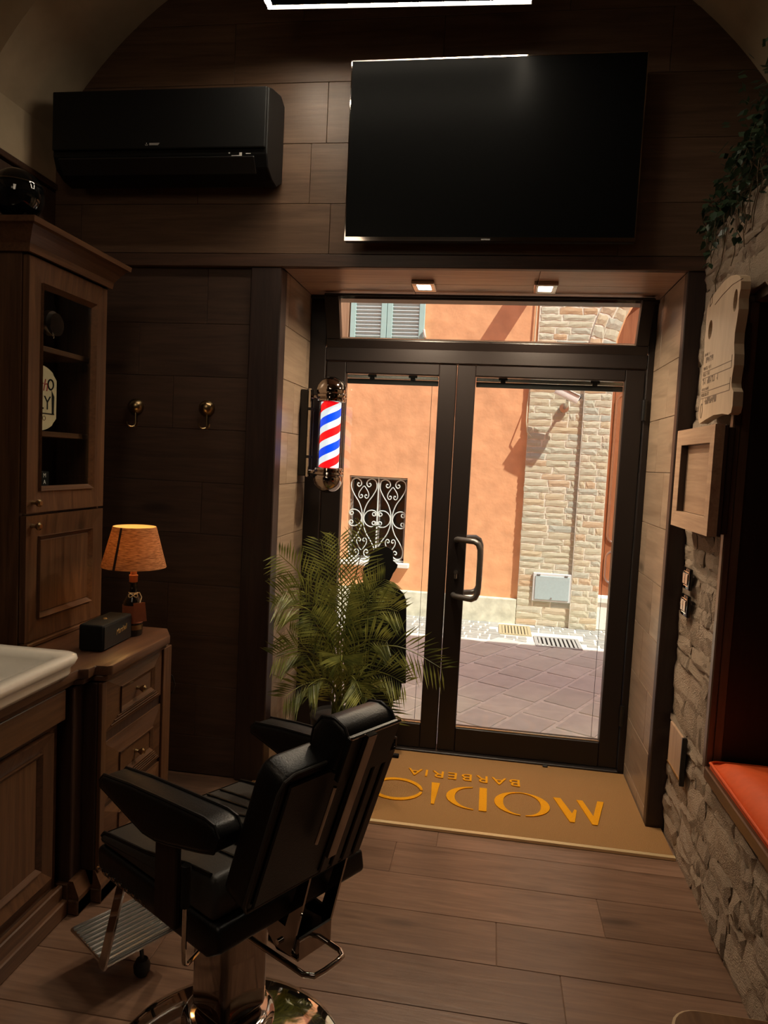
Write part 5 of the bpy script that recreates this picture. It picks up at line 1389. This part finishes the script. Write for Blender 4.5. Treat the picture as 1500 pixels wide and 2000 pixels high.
for k in range(9):
    y = -0.136 + k * 0.034
    if y < -0.015: MB().box(-0.0655, -0.0605, y - 0.0125, y + 0.0125, 0.020, 0.303, 0.003, mat=bm4).build('rib', post_wood, rp_)
MB().box(-0.100, -0.0885, -0.007, 0.018, 0.110, 0.405, 0.001, mat=bm4).build('headrest_bar', dark_chrome, ch)
MB().tube([bm4 @ Vector((-0.070, 0.030, 0.27)), bm4 @ Vector((-0.070, 0.030, 0.13))], 0.004, 8).build('height_rod', chrome, ch, smooth=True)
# headrest
HP = [(x - 0.032, z - 0.030) for x, z in [(-0.045, 0.345), (-0.047, 0.425), (-0.030, 0.438), (0.000, 0.440), (0.030, 0.425), (0.042, 0.395), (0.038, 0.360), (0.015, 0.342), (-0.02, 0.338)]]
hd = MB().prism([(p[0] , p[1]) for p in HP], 'y', -0.094, 0.055, 0.010, 3, mat=bm4 @ Matrix.Translation((0, 0, 0.0))).build('headrest', black_leather, ch, smooth=50)
for yy in (-0.088, 0.049): MB().tube([bm4 @ Vector((x, yy, z)) for x, z in HP], 0.0035, 6, closed=True).build('piping', black_leather, hd, smooth=True)
MB().box(-0.088, -0.0755, -0.092, 0.053, 0.300, 0.400, 0.002, mat=bm4).build('headrest_plate', black_plastic, ch)
MB().tube([bm4 @ Vector((-0.087, -0.092, 0.401)), bm4 @ Vector((-0.087, 0.053, 0.401))], 0.003, 8).build('plate_edge', chrome, ch, smooth=True)
for yy in (-0.080, 0.042):
    for zz in (0.315, 0.384):
        MB().lathe([(0.005, -0.071), (0.005, -0.0668)], (0, yy, zz), 10, 'x').build('screw', chrome, ch).matrix_basis = Matrix.Translation(Vector(bm4 @ Vector((-0.022, yy, zz)))) @ Matrix.Rotation(-lean, 4, 'Y')
# hinge bracket under the back
for s in (-1, 1):
    MB().prism([(-0.150, 0.440), (-0.190, 0.405), (-0.235, 0.410), (-0.285, 0.61), (-0.262, 0.62), (-0.215, 0.47), (-0.165, 0.475)], 'y', s * 0.056 - 0.038, s * 0.056 - 0.032).build('hinge_plate', dark_chrome, ch)
MB().box(-0.252, -0.150, -0.087, 0.017, 0.400, 0.455, 0.003).build('hinge_box', dark_chrome, ch)
MB().tube([(-0.20, -0.100, 0.43), (-0.20, 0.032, 0.43)], 0.006, 10).build('hinge_pin', chrome, ch, smooth=True)
# towel bar
P = [(x, y - 0.028, z + 0.008) for x, y, z in [(-0.04, 0.060, 0.385), (-0.20, 0.058, 0.388), (-0.285, 0.057, 0.390), (-0.305, 0.045, 0.391), (-0.308, 0.02, 0.391), (-0.308, -0.02, 0.391), (-0.305, -0.040, 0.391), (-0.285, -0.052, 0.390), (-0.20, -0.054, 0.388), (-0.04, -0.056, 0.385)]]
MB().tube(P, 0.0065, 10).build('rear_bar', chrome, ch, smooth=True)
# recline lever
MB().tube([(-0.183, 0.262, 0.610), (-0.183, 0.262, 0.525), (-0.180, 0.258, 0.490), (-0.165, 0.240, 0.472), (-0.12, 0.15, 0.458)], 0.005, 8).build('lever', chrome, ch, smooth=True)
MB().tube([(-0.183, 0.262, 0.610), (-0.183, 0.262, 0.695)], 0.0095, 12).build('lever_grip', rubber, ch, smooth=40)
# footrest
fp = Matrix.Translation((0.495, 0, 0.115)) @ Matrix.Rotation(math.radians(-4), 4, 'Y')
ft = MB().box(-0.102, 0.095, -0.118, 0.108, -0.012, 0.0, 0.003, mat=fp).build('footplate', silver, ch)
for k in range(11):
    x = -0.090 + k * 0.0172
    MB().box(x - 0.0045, x + 0.0045, -0.117, 0.107, 0.0003, 0.0065, 0.0012, mat=fp).build('rib', silver, ft)
for s in (-1, 1):
    MB().prism([(0.390, 0.095), (0.422, 0.095), (0.300, 0.472), (0.266, 0.472)], 'y', s * 0.114 - 0.009, s * 0.114 - 0.001, 0.001).build('footrest_arm', dark_chrome, ch)
MB().tube([(0.43, -0.02, 0.102), (0.42, -0.02, 0.05)], 0.006, 8).build('foot_stem', black_plastic, ch, smooth=True)
MB().lathe([(0.014, 0.0), (0.022, 0.012), (0.024, 0.030), (0.016, 0.048)], (0.42, -0.02, 0), 16).build('rubber_foot', rubber, ch, smooth=40)

# ================================================================== SIDE TABLE at the frame edge
t = thing('side_table', 'light-edged wooden side table with rounded corners by the stone wall', 'table', (0.57, 0.98, 0))
tp_ = rrect(0.345, 0.765, 0.75, 1.225, 0.05, 0)
MB().prism([(p[0], p[1]) for p in tp_], 'z', 0.575, 0.598).build('edge', edge_ply, t, smooth=30)
tp_ = rrect(0.349, 0.761, 0.754, 1.221, 0.048, 0)
MB().prism([(p[0], p[1]) for p in tp_], 'z', 0.5981, 0.6005).build('top', stool_wood, t, smooth=30)
for a, b_ in ((0.42, 0.81), (0.715, 0.81), (0.42, 1.145), (0.715, 1.145)):
    MB().tube([(a, b_, 0.0), (a, b_, 0.575)], [0.013, 0.018], 12).build('leg', stool_wood, t, smooth=True)
print('stones', n_st, 'bricks', nb, 'leaves', nl)
